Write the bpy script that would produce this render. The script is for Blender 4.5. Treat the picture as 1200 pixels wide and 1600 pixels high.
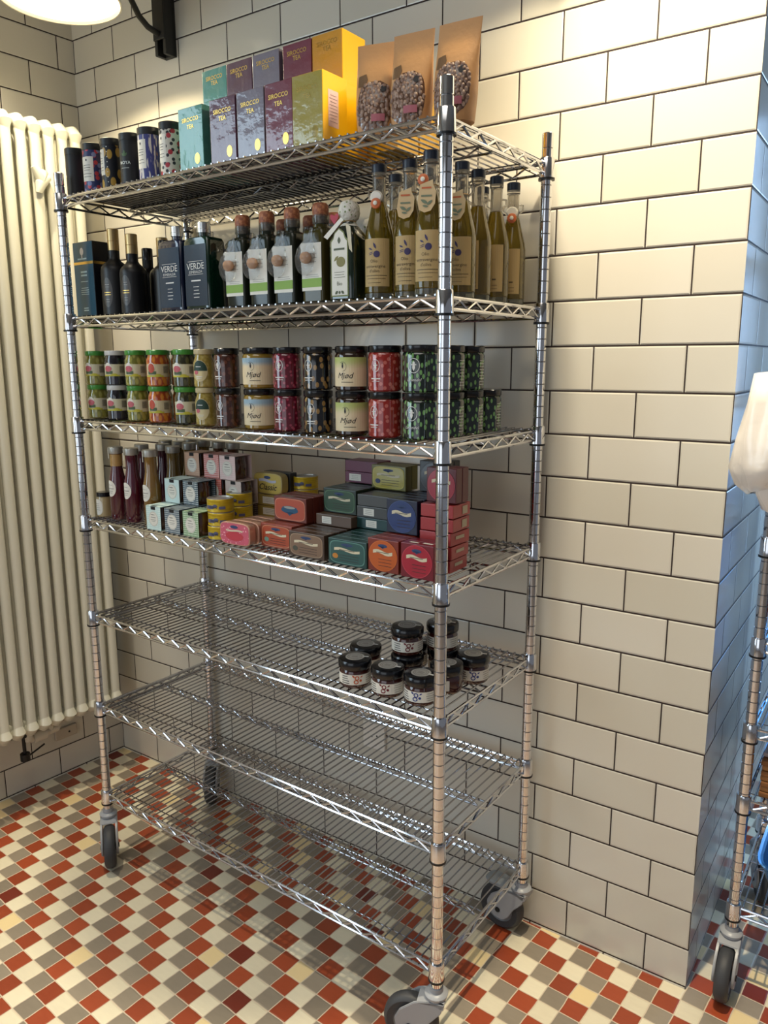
import bpy, bmesh, math, random
from mathutils import Vector, Matrix
random.seed(7)
PI = math.pi
for _o in list(bpy.data.objects): bpy.data.objects.remove(_o)
SC = bpy.context.scene
COL = SC.collection

# ------------------------------------------------------------ camera
CAM = Vector((0.3123, -1.7509, 1.5042))
YAW, PIT, ROL = -0.5998, -0.1927, -0.0028
cd = bpy.data.cameras.new('camera'); cam = bpy.data.objects.new('camera', cd); COL.objects.link(cam)
F = Vector((math.sin(YAW)*math.cos(PIT), math.cos(YAW)*math.cos(PIT), math.sin(PIT)))
R = Vector((math.cos(YAW), -math.sin(YAW), 0)); U = R.cross(F)
R2 = R*math.cos(ROL)+U*math.sin(ROL); U2 = -R*math.sin(ROL)+U*math.cos(ROL)
M = Matrix((R2, U2, -F)).transposed().to_4x4(); M.translation = CAM
cam.matrix_world = M
cd.sensor_fit = 'HORIZONTAL'; cd.sensor_width = 36.0; cd.lens = 36.0*1205.35/1200
cd.clip_start = 0.02; cd.clip_end = 60
SC.camera = cam

# ------------------------------------------------------------ world, light, exposure
SC.view_settings.view_transform = 'Standard'; SC.view_settings.look = 'None'
SC.view_settings.gamma = 1.0; SC.view_settings.use_curve_mapping = False
SC.view_settings.exposure = 0.08
w = bpy.data.worlds.new('world'); SC.world = w; w.use_nodes = True
w.node_tree.nodes['Background'].inputs[0].default_value = (0.72, 0.76, 0.85, 1)
w.node_tree.nodes['Background'].inputs[1].default_value = 0.20

def area(name, loc, target, sx, sy, power, color, spread=PI):
    l = bpy.data.lights.new(name, 'AREA'); l.shape = 'RECTANGLE'; l.size = sx; l.size_y = sy
    l.energy = power; l.color = color; l.spread = spread
    o = bpy.data.objects.new(name, l); COL.objects.link(o); o.location = loc
    o.rotation_euler = (Vector(target)-Vector(loc)).to_track_quat('-Z', 'Y').to_euler()
    return o
def spot(name, loc, target, power, color, size=100, blend=0.6, radius=0.04):
    l = bpy.data.lights.new(name, 'SPOT'); l.energy = power; l.color = color
    l.spot_size = math.radians(size); l.spot_blend = blend; l.shadow_soft_size = radius
    o = bpy.data.objects.new(name, l); COL.objects.link(o); o.location = loc
    o.rotation_euler = (Vector(target)-Vector(loc)).to_track_quat('-Z', 'Y').to_euler()
    return o
WARM = (1.0, 0.80, 0.56)
area('side_window_light', (-2.24, -2.15, 1.65), (0.0, -2.05, 1.45), 2.2, 1.7, 54, (0.66, 0.85, 1.0))
area('front_fill_light', (-0.2, -5.2, 1.7), (-0.9, 0, 1.2), 3.0, 2.4, 26, (0.86, 0.93, 1.0))  # soft fill added behind the camera to lift the whole rack
area('overhead_fill_light', (-0.4, -1.9, 3.05), (-0.4, -1.75, 0.0), 1.6, 1.2, 12, (1.0, 0.95, 0.88), math.radians(120))  # overhead fill added to make the floor brighter
spot('ceiling_downlight', (-0.10, -0.46, 3.08), (-0.10, -0.46, 0), 250, (1.0, 0.87, 0.64), 78, 0.7, 0.022)
spot('ceiling_downlight', (-1.80, -0.60, 3.08), (-1.70, -0.70, 0), 110, (1.0, 0.87, 0.64), 78, 0.7, 0.022)
area('recess_window_light', (0.75, 1.25, 1.3), (0.4, 0, 0.8), 0.9, 2.0, 34, (0.48, 0.72, 1.0))

# ------------------------------------------------------------ materials
MATS = {}
def lin(c): return tuple(((x/12.92) if x <= 0.04045 else ((x+0.055)/1.055)**2.4) for x in c)
def hexc(h): return lin(tuple(int(h[i:i+2], 16)/255 for i in (0, 2, 4)))
class NT:
    def __init__(s, name):
        s.m = bpy.data.materials.new(name); s.m.use_nodes = True; s.t = s.m.node_tree
        s.b = s.t.nodes['Principled BSDF']
    def n(s, typ, **kw):
        x = s.t.nodes.new(typ)
        for k, v in kw.items(): setattr(x, k, v)
        return x
    def l(s, a, b): s.t.links.new(a, b)
    def math(s, op, a, b=None, c=None, clamp=False):
        x = s.n('ShaderNodeMath', operation=op); x.use_clamp = clamp
        for i, v in enumerate((a, b, c)):
            if v is None: continue
            if isinstance(v, (int, float)): x.inputs[i].default_value = v
            else: s.l(v, x.inputs[i])
        return x.outputs[0]
    def mix(s, f, a, b):
        x = s.n('ShaderNodeMix', data_type='RGBA')
        for i, v in ((0, f), (6, a), (7, b)):
            if isinstance(v, (int, float)): x.inputs[i].default_value = v
            elif isinstance(v, tuple): x.inputs[i].default_value = (*v[:3], 1)
            else: s.l(v, x.inputs[i])
        return x.outputs[2]
    def ramp(s, v, lo, hi):
        x = s.n('ShaderNodeMapRange', interpolation_type='SMOOTHSTEP'); s.l(v, x.inputs[0])
        x.inputs[1].default_value = lo; x.inputs[2].default_value = hi
        return x.outputs[0]
def mat(name, color='808080', rough=0.5, metal=0.0, trans=0.0, coat=0.0, ior=1.45, pats=(), bump=None, emit=None, alpha=1.0, spec=None):
    if name in MATS: return MATS[name]
    T = NT(name); b = T.b
    c = hexc(color) if isinstance(color, str) else color
    b.inputs['Base Color'].default_value = (*c, 1); b.inputs['Roughness'].default_value = rough
    b.inputs['Metallic'].default_value = metal; b.inputs['Transmission Weight'].default_value = trans
    b.inputs['Coat Weight'].default_value = coat; b.inputs['Coat Roughness'].default_value = 0.08
    b.inputs['IOR'].default_value = ior; b.inputs['Alpha'].default_value = alpha
    if spec is not None: b.inputs['Specular IOR Level'].default_value = spec
    tc = T.n('ShaderNodeTexCoord')
    cur = c
    for p in pats:
        kind, c2, sc, lo, hi, coord = p[:6]; stretch = p[6] if len(p) > 6 else (1, 1, 1)
        mp = T.n('ShaderNodeMapping'); T.l(tc.outputs[coord], mp.inputs[0])
        mp.inputs['Scale'].default_value = tuple(sc*q for q in stretch)
        if len(p) > 7: mp.inputs['Rotation'].default_value = (0, 0, p[7])
        if kind == 'spots':
            v = T.n('ShaderNodeTexVoronoi'); v.inputs['Scale'].default_value = 1; T.l(mp.outputs[0], v.inputs[0])
            v.voronoi_dimensions = '2D' if coord == 'UV' else '3D'; v.inputs['Randomness'].default_value = 0.85
            f = T.math('SUBTRACT', 1.0, T.ramp(v.outputs['Distance'], lo, hi))
        elif kind == 'dots':
            v = T.n('ShaderNodeTexVoronoi'); v.inputs['Scale'].default_value = 1; T.l(mp.outputs[0], v.inputs[0])
            v.inputs['Randomness'].default_value = 0.0
            f = T.math('SUBTRACT', 1.0, T.ramp(v.outputs['Distance'], lo, hi))
        elif kind == 'noise':
            v = T.n('ShaderNodeTexNoise'); v.inputs['Scale'].default_value = 1; T.l(mp.outputs[0], v.inputs[0])
            v.inputs['Detail'].default_value = 3
            f = T.ramp(v.outputs['Fac'], lo, hi)
        elif kind == 'wave':
            v = T.n('ShaderNodeTexWave'); v.inputs['Scale'].default_value = 1; T.l(mp.outputs[0], v.inputs[0])
            v.inputs['Distortion'].default_value = 4
            f = T.ramp(v.outputs['Fac'], lo, hi)
        elif kind == 'gradient':      # vertical print gradient along UV v (metres)
            sx = T.n('ShaderNodeSeparateXYZ'); T.l(mp.outputs[0], sx.inputs[0])
            f = T.ramp(sx.outputs[1], lo, hi)
        cur = T.mix(f, cur, hexc(c2))
    if pats: T.l(cur, b.inputs['Base Color'])
    if bump:
        sc, st, dist = bump
        v = T.n('ShaderNodeTexNoise'); v.inputs['Scale'].default_value = sc; v.inputs['Detail'].default_value = 4
        T.l(tc.outputs['Object'], v.inputs[0])
        bm = T.n('ShaderNodeBump'); bm.inputs['Strength'].default_value = st; bm.inputs['Distance'].default_value = dist
        T.l(v.outputs['Fac'], bm.inputs['Height']); T.l(bm.outputs[0], b.inputs['Normal'])
        if coat: T.l(bm.outputs[0], b.inputs['Coat Normal'])
    if emit:
        b.inputs['Emission Color'].default_value = (*emit[0], 1); b.inputs['Emission Strength'].default_value = emit[1]
    MATS[name] = T.m
    return T.m

ROW, TW, Z0 = 0.102, 0.20353, 0.0071
def tile_material(name, shift=0.0):
    T = NT(name); b = T.b
    tc = T.n('ShaderNodeTexCoord'); geo = T.n('ShaderNodeNewGeometry')
    sp = T.n('ShaderNodeSeparateXYZ'); T.l(tc.outputs['Object'], sp.inputs[0])
    # use the tangential coordinate of each face: x on faces that look along y, y on faces that look along x
    nt = T.n('ShaderNodeSeparateXYZ'); vt = T.n('ShaderNodeVectorTransform', vector_type='NORMAL', convert_from='WORLD', convert_to='OBJECT')
    T.l(geo.outputs['True Normal'], vt.inputs[0]); T.l(vt.outputs[0], nt.inputs[0])
    side = T.math('GREATER_THAN', T.math('ABSOLUTE', nt.outputs[0]), 0.5)
    h = T.math('ADD', T.math('MULTIPLY', sp.outputs[0], T.math('SUBTRACT', 1.0, side)), T.math('MULTIPLY', sp.outputs[1], side))
    h = T.math('ADD', h, shift)
    zz = T.math('DIVIDE', T.math('SUBTRACT', sp.outputs[2], Z0), ROW)
    row = T.math('FLOOR', zz); fz = T.math('SUBTRACT', zz, row)
    par = T.math('FLOORED_MODULO', row, 2.0)
    off = T.math('MULTIPLY', T.math('SUBTRACT', 1.0, par), 0.5)
    hx = T.math('ADD', T.math('DIVIDE', h, TW), off)
    cx = T.math('FLOOR', hx); fx = T.math('SUBTRACT', hx, cx)
    dx = T.math('MULTIPLY', T.math('MINIMUM', fx, T.math('SUBTRACT', 1.0, fx)), TW)
    dz = T.math('MULTIPLY', T.math('MINIMUM', fz, T.math('SUBTRACT', 1.0, fz)), ROW)
    dxx = T.math('ADD', dx, 0.0003)
    d = T.math('MINIMUM', dxx, dz)
    grout = T.math('LESS_THAN', d, 0.0020)
    wn = T.n('ShaderNodeTexWhiteNoise', noise_dimensions='2D')
    cb = T.n('ShaderNodeCombineXYZ'); T.l(cx, cb.inputs[0]); T.l(row, cb.inputs[1]); T.l(cb.outputs[0], wn.inputs['Vector'])
    col = T.mix(wn.outputs['Value'], hexc('CAC5B7'), hexc('D3CEC2'))
    col = T.mix(grout, col, hexc('2A1E1C'))
    T.l(col, b.inputs['Base Color'])
    T.l(T.math('ADD', 0.16, T.math('MULTIPLY', grout, 0.7)), b.inputs['Roughness'])
    # pillow edge, grout recess and a very slight waviness of the glaze
    edge = T.ramp(d, 0.0012, 0.0055)
    ns = T.n('ShaderNodeTexNoise'); ns.inputs['Scale'].default_value = 9; T.l(tc.outputs['Object'], ns.inputs[0])
    hgt = T.math('ADD', edge, T.math('MULTIPLY', ns.outputs['Fac'], 0.35))
    # every tile sits at its own tiny angle
    tilt = T.math('MULTIPLY', T.math('SUBTRACT', wn.outputs['Value'], 0.5), T.math('MULTIPLY', T.math('SUBTRACT', fx, 0.5), 0.5))
    hgt = T.math('ADD', hgt, tilt)
    bp = T.n('ShaderNodeBump'); bp.inputs['Strength'].default_value = 0.8; bp.inputs['Distance'].default_value = 0.0012
    T.l(hgt, bp.inputs['Height']); T.l(bp.outputs[0], b.inputs['Normal'])
    return T.m
def floor_material():
    T = NT('checker_floor_tiles'); b = T.b
    th, p, ox, oy = -0.07893927, 0.05342823, 0.00335349, 0.01510059
    c, s = math.cos(th), math.sin(th)
    tc = T.n('ShaderNodeTexCoord'); sp = T.n('ShaderNodeSeparateXYZ'); T.l(tc.outputs['Object'], sp.inputs[0])
    wob = T.n('ShaderNodeTexNoise'); wob.inputs['Scale'].default_value = 14; T.l(tc.outputs['Object'], wob.inputs[0])
    ws = T.n('ShaderNodeSeparateXYZ'); T.l(wob.outputs['Color'], ws.inputs[0])
    X = T.math('ADD', T.math('SUBTRACT', sp.outputs[0], ox), T.math('MULTIPLY', T.math('SUBTRACT', ws.outputs[0], 0.5), 0.006))
    Y = T.math('ADD', T.math('SUBTRACT', sp.outputs[1], oy), T.math('MULTIPLY', T.math('SUBTRACT', ws.outputs[1], 0.5), 0.006))
    i = T.math('DIVIDE', T.math('ADD', T.math('MULTIPLY', X, c), T.math('MULTIPLY', Y, s)), p)
    j = T.math('DIVIDE', T.math('SUBTRACT', T.math('MULTIPLY', X, s), T.math('MULTIPLY', Y, c)), p)
    fi, fj = T.math('FLOOR', i), T.math('FLOOR', j)
    k = T.math('FLOORED_MODULO', T.math('ADD', T.math('SUBTRACT', fi, fj), 0.25), 3.0)
    isred = T.math('MULTIPLY', T.math('GREATER_THAN', k, 1.0), T.math('LESS_THAN', k, 2.0))
    iscream = T.math('GREATER_THAN', k, 2.0)
    wn = T.n('ShaderNodeTexWhiteNoise', noise_dimensions='2D'); cb = T.n('ShaderNodeCombineXYZ')
    T.l(fi, cb.inputs[0]); T.l(fj, cb.inputs[1]); T.l(cb.outputs[0], wn.inputs['Vector'])
    wc = T.n('ShaderNodeSeparateColor'); T.l(wn.outputs['Color'], wc.inputs[0])
    ns = T.n('ShaderNodeTexNoise'); ns.inputs['Scale'].default_value = 30; ns.inputs['Detail'].default_value = 5
    mp = T.n('ShaderNodeMapping'); mp.inputs['Scale'].default_value = (1, 3, 1); mp.inputs['Rotation'].default_value = (0, 0, 0.6)
    T.l(tc.outputs['Object'], mp.inputs[0]); T.l(mp.outputs[0], ns.inputs[0])
    v = T.math('ADD', T.math('MULTIPLY', wc.outputs[0], 0.6), T.math('MULTIPLY', ns.outputs['Fac'], 0.4))
    red = T.mix(v, hexc('80361E'), hexc('A64C2C'))
    red = T.mix(T.math('GREATER_THAN', wc.outputs[1], 0.97), red, hexc('6E2A1C'))
    grey = T.mix(v, hexc('7C7264'), hexc('978B7A'))
    cream = T.mix(v, hexc('CFC5AC'), hexc('E8DEC2'))
    cream = T.mix(T.math('GREATER_THAN', wc.outputs[2], 0.85), cream, hexc('E0C998'))
    col = T.mix(isred, grey, red); col = T.mix(iscream, col, cream)
    def edge(a, fa): 
        f = T.math('SUBTRACT', a, fa); return T.math('MULTIPLY', T.math('MINIMUM', f, T.math('SUBTRACT', 1.0, f)), p)
    ex, ey = edge(i, fi), edge(j, fj)
    q = T.math('MINIMUM', ex, ey)
    cor = T.math('SUBTRACT', T.math('ADD', ex, ey), 0.0012)     # worn, rounded corners
    d = T.math('MINIMUM', q, cor)
    g = T.math('SUBTRACT', 1.0, T.ramp(d, 0.0009, 0.0017))
    col = T.mix(g, col, hexc('C9B8A0'))
    T.l(col, b.inputs['Base Color'])
    T.l(T.math('ADD', 0.26, T.math('ADD', T.math('MULTIPLY', g, 0.4), T.math('MULTIPLY', ns.outputs['Fac'], 0.15))), b.inputs['Roughness'])
    hh = T.math('ADD', T.ramp(d, 0.0008, 0.005), T.math('MULTIPLY', ns.outputs['Fac'], 0.4))
    bp = T.n('ShaderNodeBump'); bp.inputs['Strength'].default_value = 0.6; bp.inputs['Distance'].default_value = 0.001
    T.l(hh, bp.inputs['Height']); T.l(bp.outputs[0], b.inputs['Normal'])
    return T.m

CHROME = mat('chrome', (0.74, 0.74, 0.76), 0.10, 1.0)
WIRE = mat('chrome_wire', (0.38, 0.38, 0.40), 0.16, 1.0)  # same chrome for the deck wires, dark room reflections put into the colour
CHROME_D = mat('chrome_groove_shade', (0.24, 0.24, 0.25), 0.35, 1.0)  # same chrome in the post grooves, their shade put into the colour
RUBRING = mat('black_plastic_ring', '101114', 0.4)

# ------------------------------------------------------------ mesh helpers
def mesh(name, vs, fs, uvs=None, smooth=False, angle=None):
    me = bpy.data.meshes.new(name); me.from_pydata([tuple(v) for v in vs], [], fs)
    if uvs:
        L = me.uv_layers.new(name='UVMap')
        for lp in me.loops: L.data[lp.index].uv = uvs[lp.vertex_index]
    if smooth:
        for p in me.polygons: p.use_smooth = True
        if angle is not None:
            me.set_sharp_from_angle(angle=angle)
    me.update(); return me
def obj(name, me, m, parent=None, loc=None):
    o = bpy.data.objects.new(name, me); COL.objects.link(o)
    if m is not None:
        me.materials.clear(); me.materials.append(m)
    if parent: o.parent = parent
    if loc: o.location = loc
    return o
def lathe(prof, n=28, name='lathe', ang=0.6):
    """profile of (r, z) from bottom to top; seam at the back; uv in metres, u = 0 in front"""
    vs, fs, uv = [], [], []
    rr = max(r for r, z in prof); m = n+1
    for r, z in prof:
        for k in range(m):
            a = -PI+2*PI*k/n
            vs.append((r*math.sin(a), -r*math.cos(a), z)); uv.append((a*rr, z))
    for i in range(len(prof)-1):
        for k in range(n):
            a, b2 = i*m+k, (i+1)*m+k
            if prof[i][0] < 1e-6: fs.append((a, b2+1, b2))
            elif prof[i+1][0] < 1e-6: fs.append((a, a+1, b2))
            else: fs.append((a, a+1, b2+1, b2))
    return mesh(name, vs, fs, uv, True, ang)
def sup(a, b2, p, t):
    c, s = math.sin(t), -math.cos(t)
    return a*math.copysign(abs(c)**(2/p), c), b2*math.copysign(abs(s)**(2/p), s)
def loft(rings, n=32, name='loft', ang=0.6, cap=True):
    """rings of (z, half width, half depth, exponent[, dx, dy])"""
    vs, fs, uv = [], [], []; m = n
    for rg in rings:
        z, a, b2, p = rg[:4]; dx, dy = (rg[4], rg[5]) if len(rg) > 5 else (0, 0)
        for k in range(n):
            t = -PI+2*PI*k/n; x, y = sup(a, b2, p, t)
            vs.append((x+dx, y+dy, z)); uv.append((t*a, z))
    for i in range(len(rings)-1):
        for k in range(n):
            fs.append((i*m+k, i*m+(k+1) % n, (i+1)*m+(k+1) % n, (i+1)*m+k))
    if cap:
        fs.append(tuple(reversed(range(n)))); fs.append(tuple((len(rings)-1)*m+k for k in range(n)))
    return mesh(name, vs, fs, uv, True, ang)
def bmesh_box(bm, w, d, h, c=(0, 0, 0), bev=0.0, seg=2, rot=None):
    r = bmesh.ops.create_cube(bm, size=1.0)
    vs = r['verts']
    for v in vs: v.co = Vector((v.co.x*w, v.co.y*d, v.co.z*h))
    if bev > 0:
        es = list({e for v in vs for e in v.link_edges})
        g = bmesh.ops.bevel(bm, geom=es, offset=bev, segments=seg, profile=0.6, affect='EDGES')
        vs = list({v for f in g['faces'] for v in f.verts} | {v for v in vs if v.is_valid})
    if rot is not None:
        for v in vs: v.co = rot @ v.co
    for v in vs: v.co += Vector(c)
def box(w, d, h, c=(0, 0, 0), bev=0.0, seg=2, name='box', rot=None):
    bm = bmesh.new(); bmesh_box(bm, w, d, h, c, bev, seg, rot)
    me = bpy.data.meshes.new(name); bm.to_mesh(me); bm.free(); return me
def tubes(paths, name='tube', n=6, smooth=True):
    """paths: list of (points, radius[, closed])"""
    vs, fs = [], []
    for pt in paths:
        pts, r = [Vector(p) for p in pt[0]], pt[1]; closed = len(pt) > 2 and pt[2]
        N = len(pts); base = len(vs)
        prev = None
        for i, p in enumerate(pts):
            a = pts[i-1] if (i > 0 or closed) else p; c = pts[(i+1) % N] if (i < N-1 or closed) else p
            t = (c-a).normalized()
            if prev is None:
                up = Vector((0, 0, 1)) if abs(t.z) < 0.9 else Vector((1, 0, 0))
                x = t.cross(up).normalized()
            else:
                x = (prev-t*prev.dot(t)).normalized()
            prev = x; y = t.cross(x)
            d1 = (p-a); d2 = (c-p); k = 1.0
            if d1.length > 1e-9 and d2.length > 1e-9:
                k = 1/max(0.6, math.cos(d1.angle(d2)/2))
            rr = r[i] if isinstance(r, (list, tuple)) else r
            for q in range(n):
                an = 2*PI*q/n; vs.append(p+(x*math.cos(an)+y*math.sin(an))*rr*(k if k < 1.5 else 1.5))
        for i in range(N-(0 if closed else 1)):
            for q in range(n):
                A = base+i*n; B = base+((i+1) % N)*n
                fs.append((A+q, A+(q+1) % n, B+(q+1) % n, B+q))
        if not closed:
            fs.append(tuple(base+q for q in reversed(range(n)))); fs.append(tuple(base+(N-1)*n+q for q in range(n)))
    return mesh(name, vs, fs, None, smooth, 0.7)

# ---- flat print shapes that are wrapped on to surfaces
def rect(x, z, w, h): return [(x-w/2, z-h/2), (x+w/2, z-h/2), (x+w/2, z+h/2), (x-w/2, z+h/2)]
def ell(x, z, a, b2, n=24, p=2): 
    out = []
    for k in range(n):
        q = sup(a, b2, p, 2*PI*k/n); out.append((x+q[0], z+q[1]))
    return out
def ring(x, z, a, b2, t, n=24):
    o = ell(x, z, a, b2, n); i = ell(x, z, a-t, b2-t, n)
    return [[o[k], o[(k+1) % n], i[(k+1) % n], i[k]] for k in range(n)]
def leafp(x, z, L, wd, ang, n=6):
    pts = []
    for k in range(n+1):
        t = k/n; pts.append((t*L-L/2, wd*math.sin(PI*t)/2))
    for k in range(n-1, 0, -1):
        t = k/n; pts.append((t*L-L/2, -wd*math.sin(PI*t)/2))
    c, s = math.cos(ang), math.sin(ang)
    return [(x+a*c-b2*s, z+a*s+b2*c) for a, b2 in pts]
def lines(x, z, w, n, gap, t=0.0011, jag=0.25, left=False):
    out = []
    for k in range(n):
        ww = w*(1-random.random()*jag); xx = x-(w-ww)/2 if left else x
        out.append(rect(xx, z-k*gap, ww, t))
    return out
def banner(x, z, w, h, amp, n=10):
    out = []
    for k in range(n):
        a, b2 = -0.5+k/n, -0.5+(k+1)/n
        f = lambda s: amp*math.sin(s*2*PI)*-1
        out.append([(x+a*w, z-h/2+f(a)), (x+b2*w, z-h/2+f(b2)), (x+b2*w, z+h/2+f(b2)), (x+a*w, z+h/2+f(a))])
    return out
_TX = {}
def text(s, x, z, size, align='CENTER', shear=0.0, bold=0.0):
    key = (s, align, shear, bold)
    if key not in _TX:
        cu = bpy.data.curves.new('lettering', 'FONT'); cu.body = s; cu.size = 1.0; cu.align_x = align
        cu.shear = shear; cu.offset = bold; cu.resolution_u = 2; cu.space_line = 0.95
        o = bpy.data.objects.new('lettering', cu); me = bpy.data.meshes.new_from_object(o)
        _TX[key] = ([(v.co.x, v.co.y) for v in me.vertices], [tuple(p.vertices) for p in me.polygons])
        bpy.data.objects.remove(o); bpy.data.curves.remove(cu); bpy.data.meshes.remove(me)
    vs, fs = _TX[key]
    return ('MESH', [(x+a*size, z+b2*size) for a, b2 in vs], fs)
def flat(y):
    f = lambda x, z, off: (x, y-off, z); f.step = None; return f
def cylm(r, a0=0.0):
    f = lambda x, z, off: ((r+off)*math.sin(x/r+a0), -(r+off)*math.cos(x/r+a0), z); f.step = r*0.16; return f
def topm(z0):                        # lies on a top face, x/y
    f = lambda x, z, off: (x, z, z0+off); f.step = None; return f
def sidem(x0):                       # on the +x face, coordinate runs along y
    f = lambda x, z, off: (x0+off, x, z); f.step = None; return f
def decal(name, shapes, mp, m, parent, off=0.0004):
    bm = bmesh.new()
    for s in shapes:
        if isinstance(s, tuple) and s[0] == 'MESH':
            vv = [bm.verts.new((a, b2, 0)) for a, b2 in s[1]]
            for f in s[2]:
                try: bm.faces.new([vv[i] for i in f])
                except ValueError: pass
        else:
            try: bm.faces.new([bm.verts.new((a, b2, 0)) for a, b2 in s])
            except ValueError: pass
    if mp.step:
        xs = [v.co.x for v in bm.verts]
        if xs:
            k0, k1 = math.floor(min(xs)/mp.step), math.ceil(max(xs)/mp.step)
            for k in range(k0, k1+1):
                bmesh.ops.bisect_plane(bm, geom=bm.verts[:]+bm.edges[:]+bm.faces[:], plane_co=(k*mp.step, 0, 0), plane_no=(1, 0, 0))
    bmesh.ops.recalc_face_normals(bm, faces=bm.faces)
    me = bpy.data.meshes.new(name)
    co = {v.index: (v.co.x, v.co.y) for v in bm.verts}
    bm.verts.index_update()
    uv = [(v.co.x, v.co.y) for v in bm.verts]
    for v in bm.verts: v.co = Vector(mp(v.co.x, v.co.y, off))
    bm.to_mesh(me); bm.free()
    L = me.uv_layers.new(name='UVMap')
    for lp in me.loops: L.data[lp.index].uv = uv[lp.vertex_index]
    return obj(name, me, m, parent)

# ---- things
def thing(name, label, cat, loc=(0, 0, 0), rz=0.0, group=None):
    o = bpy.data.objects.new(name, None); COL.objects.link(o); o.empty_display_size = 0.03
    o.location = loc; o.rotation_euler = (0, 0, rz); tag(o, label, cat, group); return o
def tag(o, label, cat, group=None):
    o['label'] = label; o['category'] = cat
    if group: o['group'] = group
    return o
def struct(o): o['kind'] = 'structure'; return o
CH = {}
def dup(root, loc, rz=None, label=None, group=None):
    def cp(o, par):
        c = o.copy(); COL.objects.link(c)
        if par: c.parent = par
        for ch in kids(o): cp(ch, c)
        return c
    r = cp(root, None); r.location = loc
    if rz is not None: r.rotation_euler = (0, 0, rz)
    if label: r['label'] = label
    if group: r['group'] = group
    elif 'group' in r: del r['group']
    return r
def kids(o): return [c for c in bpy.data.objects if c.parent == o]

# rack frame: u along the front from the left post, v towards the wall
FL = Vector((-1.6093, -0.4510)); EA = Vector((0.9997225, -0.02355679)); GA = Vector((0.02355679, 0.9997225)); RA = -0.023559
def P(u, v, z): q = FL+EA*u+GA*v; return (q.x, q.y, z)
SZ = [0, 1.935, 1.627, 1.350, 1.071, 0.788, 0.504, 0.214]
LEN, DEP = 1.188, 0.425
EPS = 0.0005

# ============================================================ setting
TILE = tile_material('glazed_wall_tiles'); TILE_L = tile_material('glazed_wall_tiles_left', -0.16)
wb = obj('wall_back', box(2.60, 1.6, 3.2, (-1.30, 0.8, 1.6)), TILE); struct(wb)
wl = obj('wall_left', box(4.6, 0.2, 3.2, (2.3, -0.1, 1.6)), TILE_L); struct(wl)
AL = 0.0679
wl.location = (-2.1409, 0, 0)
wl.matrix_world = Matrix.Translation((-2.1409, 0, 0)) @ Matrix(((-math.sin(AL), math.cos(AL), 0), (-math.cos(AL), -math.sin(AL), 0), (0, 0, 1))).to_4x4()
# local x runs along the wall away from the corner, local +y points into the room
fl = obj('floor', box(7.5, 8.5, 0.1, (0, -2.2, -0.05)), floor_material()); struct(fl)
ce = obj('ceiling', box(7.5, 8.5, 0.1, (0, -2.2, 3.15)), mat('ceiling_paint', '8A867E', 0.8)); struct(ce)
wr = obj('wall_recess', box(2.6, 0.15, 3.2, (1.3, 1.52, 1.6)), mat('recess_paint', '59606A', 0.6)); struct(wr)
# window in the recess, daylight behind it
wn = struct(bpy.data.objects.new('window_1', None)); COL.objects.link(wn); wn.location = (0.78, 1.445, 0)
def multi(boxes, name='boxes'):
    bm = bmesh.new()
    for a in boxes: bmesh_box(bm, *a)
    me = bpy.data.meshes.new(name); bm.to_mesh(me); bm.free(); return me
obj('window_frame', multi([(0.05, 0.05, 2.1, (-0.5, -0.025, 1.35), 0.004), (0.05, 0.05, 2.1, (0.5, -0.025, 1.35), 0.004), (0.95, 0.05, 0.05, (0, -0.025, 0.325), 0.004), (0.95, 0.05, 0.05, (0, -0.025, 2.375), 0.004), (0.04, 0.04, 2.0, (0, -0.022, 1.35), 0.004)]), mat('window_frame_paint', '2A3038', 0.4), wn)
obj('pane', box(0.96, 0.006, 2.0, (0, -0.012, 1.35)), mat('daylight_glass', '4A86C8', 0.1, emit=((0.10, 0.38, 1.0), 1.6)), wn)

# ============================================================ wire shelving
def zig(p0, p1, lo, hi, n, axis='u'):
    pts = []
    for k in range(2*n+1):
        t = k/(2*n); pts.append((p0[0]+(p1[0]-p0[0])*t, p0[1]+(p1[1]-p0[1])*t, hi if k % 2 else lo))
    out = []
    for i, p in enumerate(pts):                    # small bend radius at every peak
        p = Vector(p)
        if 0 < i < len(pts)-1:
            a = Vector(pts[i-1]); c = Vector(pts[i+1])
            out += [p.lerp(a, 0.10), p, p.lerp(c, 0.10)]
        else: out.append(p)
    return out
def shelf_wires(L, D, edge):
    # z = 0 is the surface the goods stand on
    ps = []; r = 0.0034; rw = 0.0020; top, bot = -0.0065, -0.0275; e = 0.012
    eg = ps; inner = []
    for y in (0.0, D): 
        ps += [([(e, y, top), (L-e, y, top)], r), ([(e, y, bot), (L-e, y, bot)], r)]
        ps.append((zig((e+.01, y), (L-e-.01, y), bot+.002, top-.003, int(round((L-.04)/0.0605))), 0.0026))
    for x in (0.0, L):
        ps += [([(x, e, top), (x, D-e, top)], r), ([(x, e, bot), (x, D-e, bot)], r)]
        ps.append((zig((x, e+.01), (x, D-e-.01), bot+.002, top-.003, int(round((D-.04)/0.062))), 0.0026))
    ps = inner
    for y in (D*0.49,):                              # truss under the middle
        ps += [([(0, y, top), (L, y, top)], 0.0026), ([(0.02, y, bot+.004), (L-.02, y, bot+.004)], 0.0026)]
        ps.append((zig((.02, y), (L-.02, y), bot+.005, top-.002, int(round((L-.04)/0.0605))), 0.002))
    for y in (0.032, D-0.032):                       # light runners near both long edges
        ps.append(([(0, y, -0.0052), (L, y, -0.0052)], 0.0016))
    n = int(round(L/0.0203))
    for k in range(1, n):
        x = L*k/n
        ps.append(([(x, -0.001, -rw), (x, D+.001, -rw)], rw))
    return tubes(eg if edge else ps, 'wire_shelf', 6)
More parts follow.
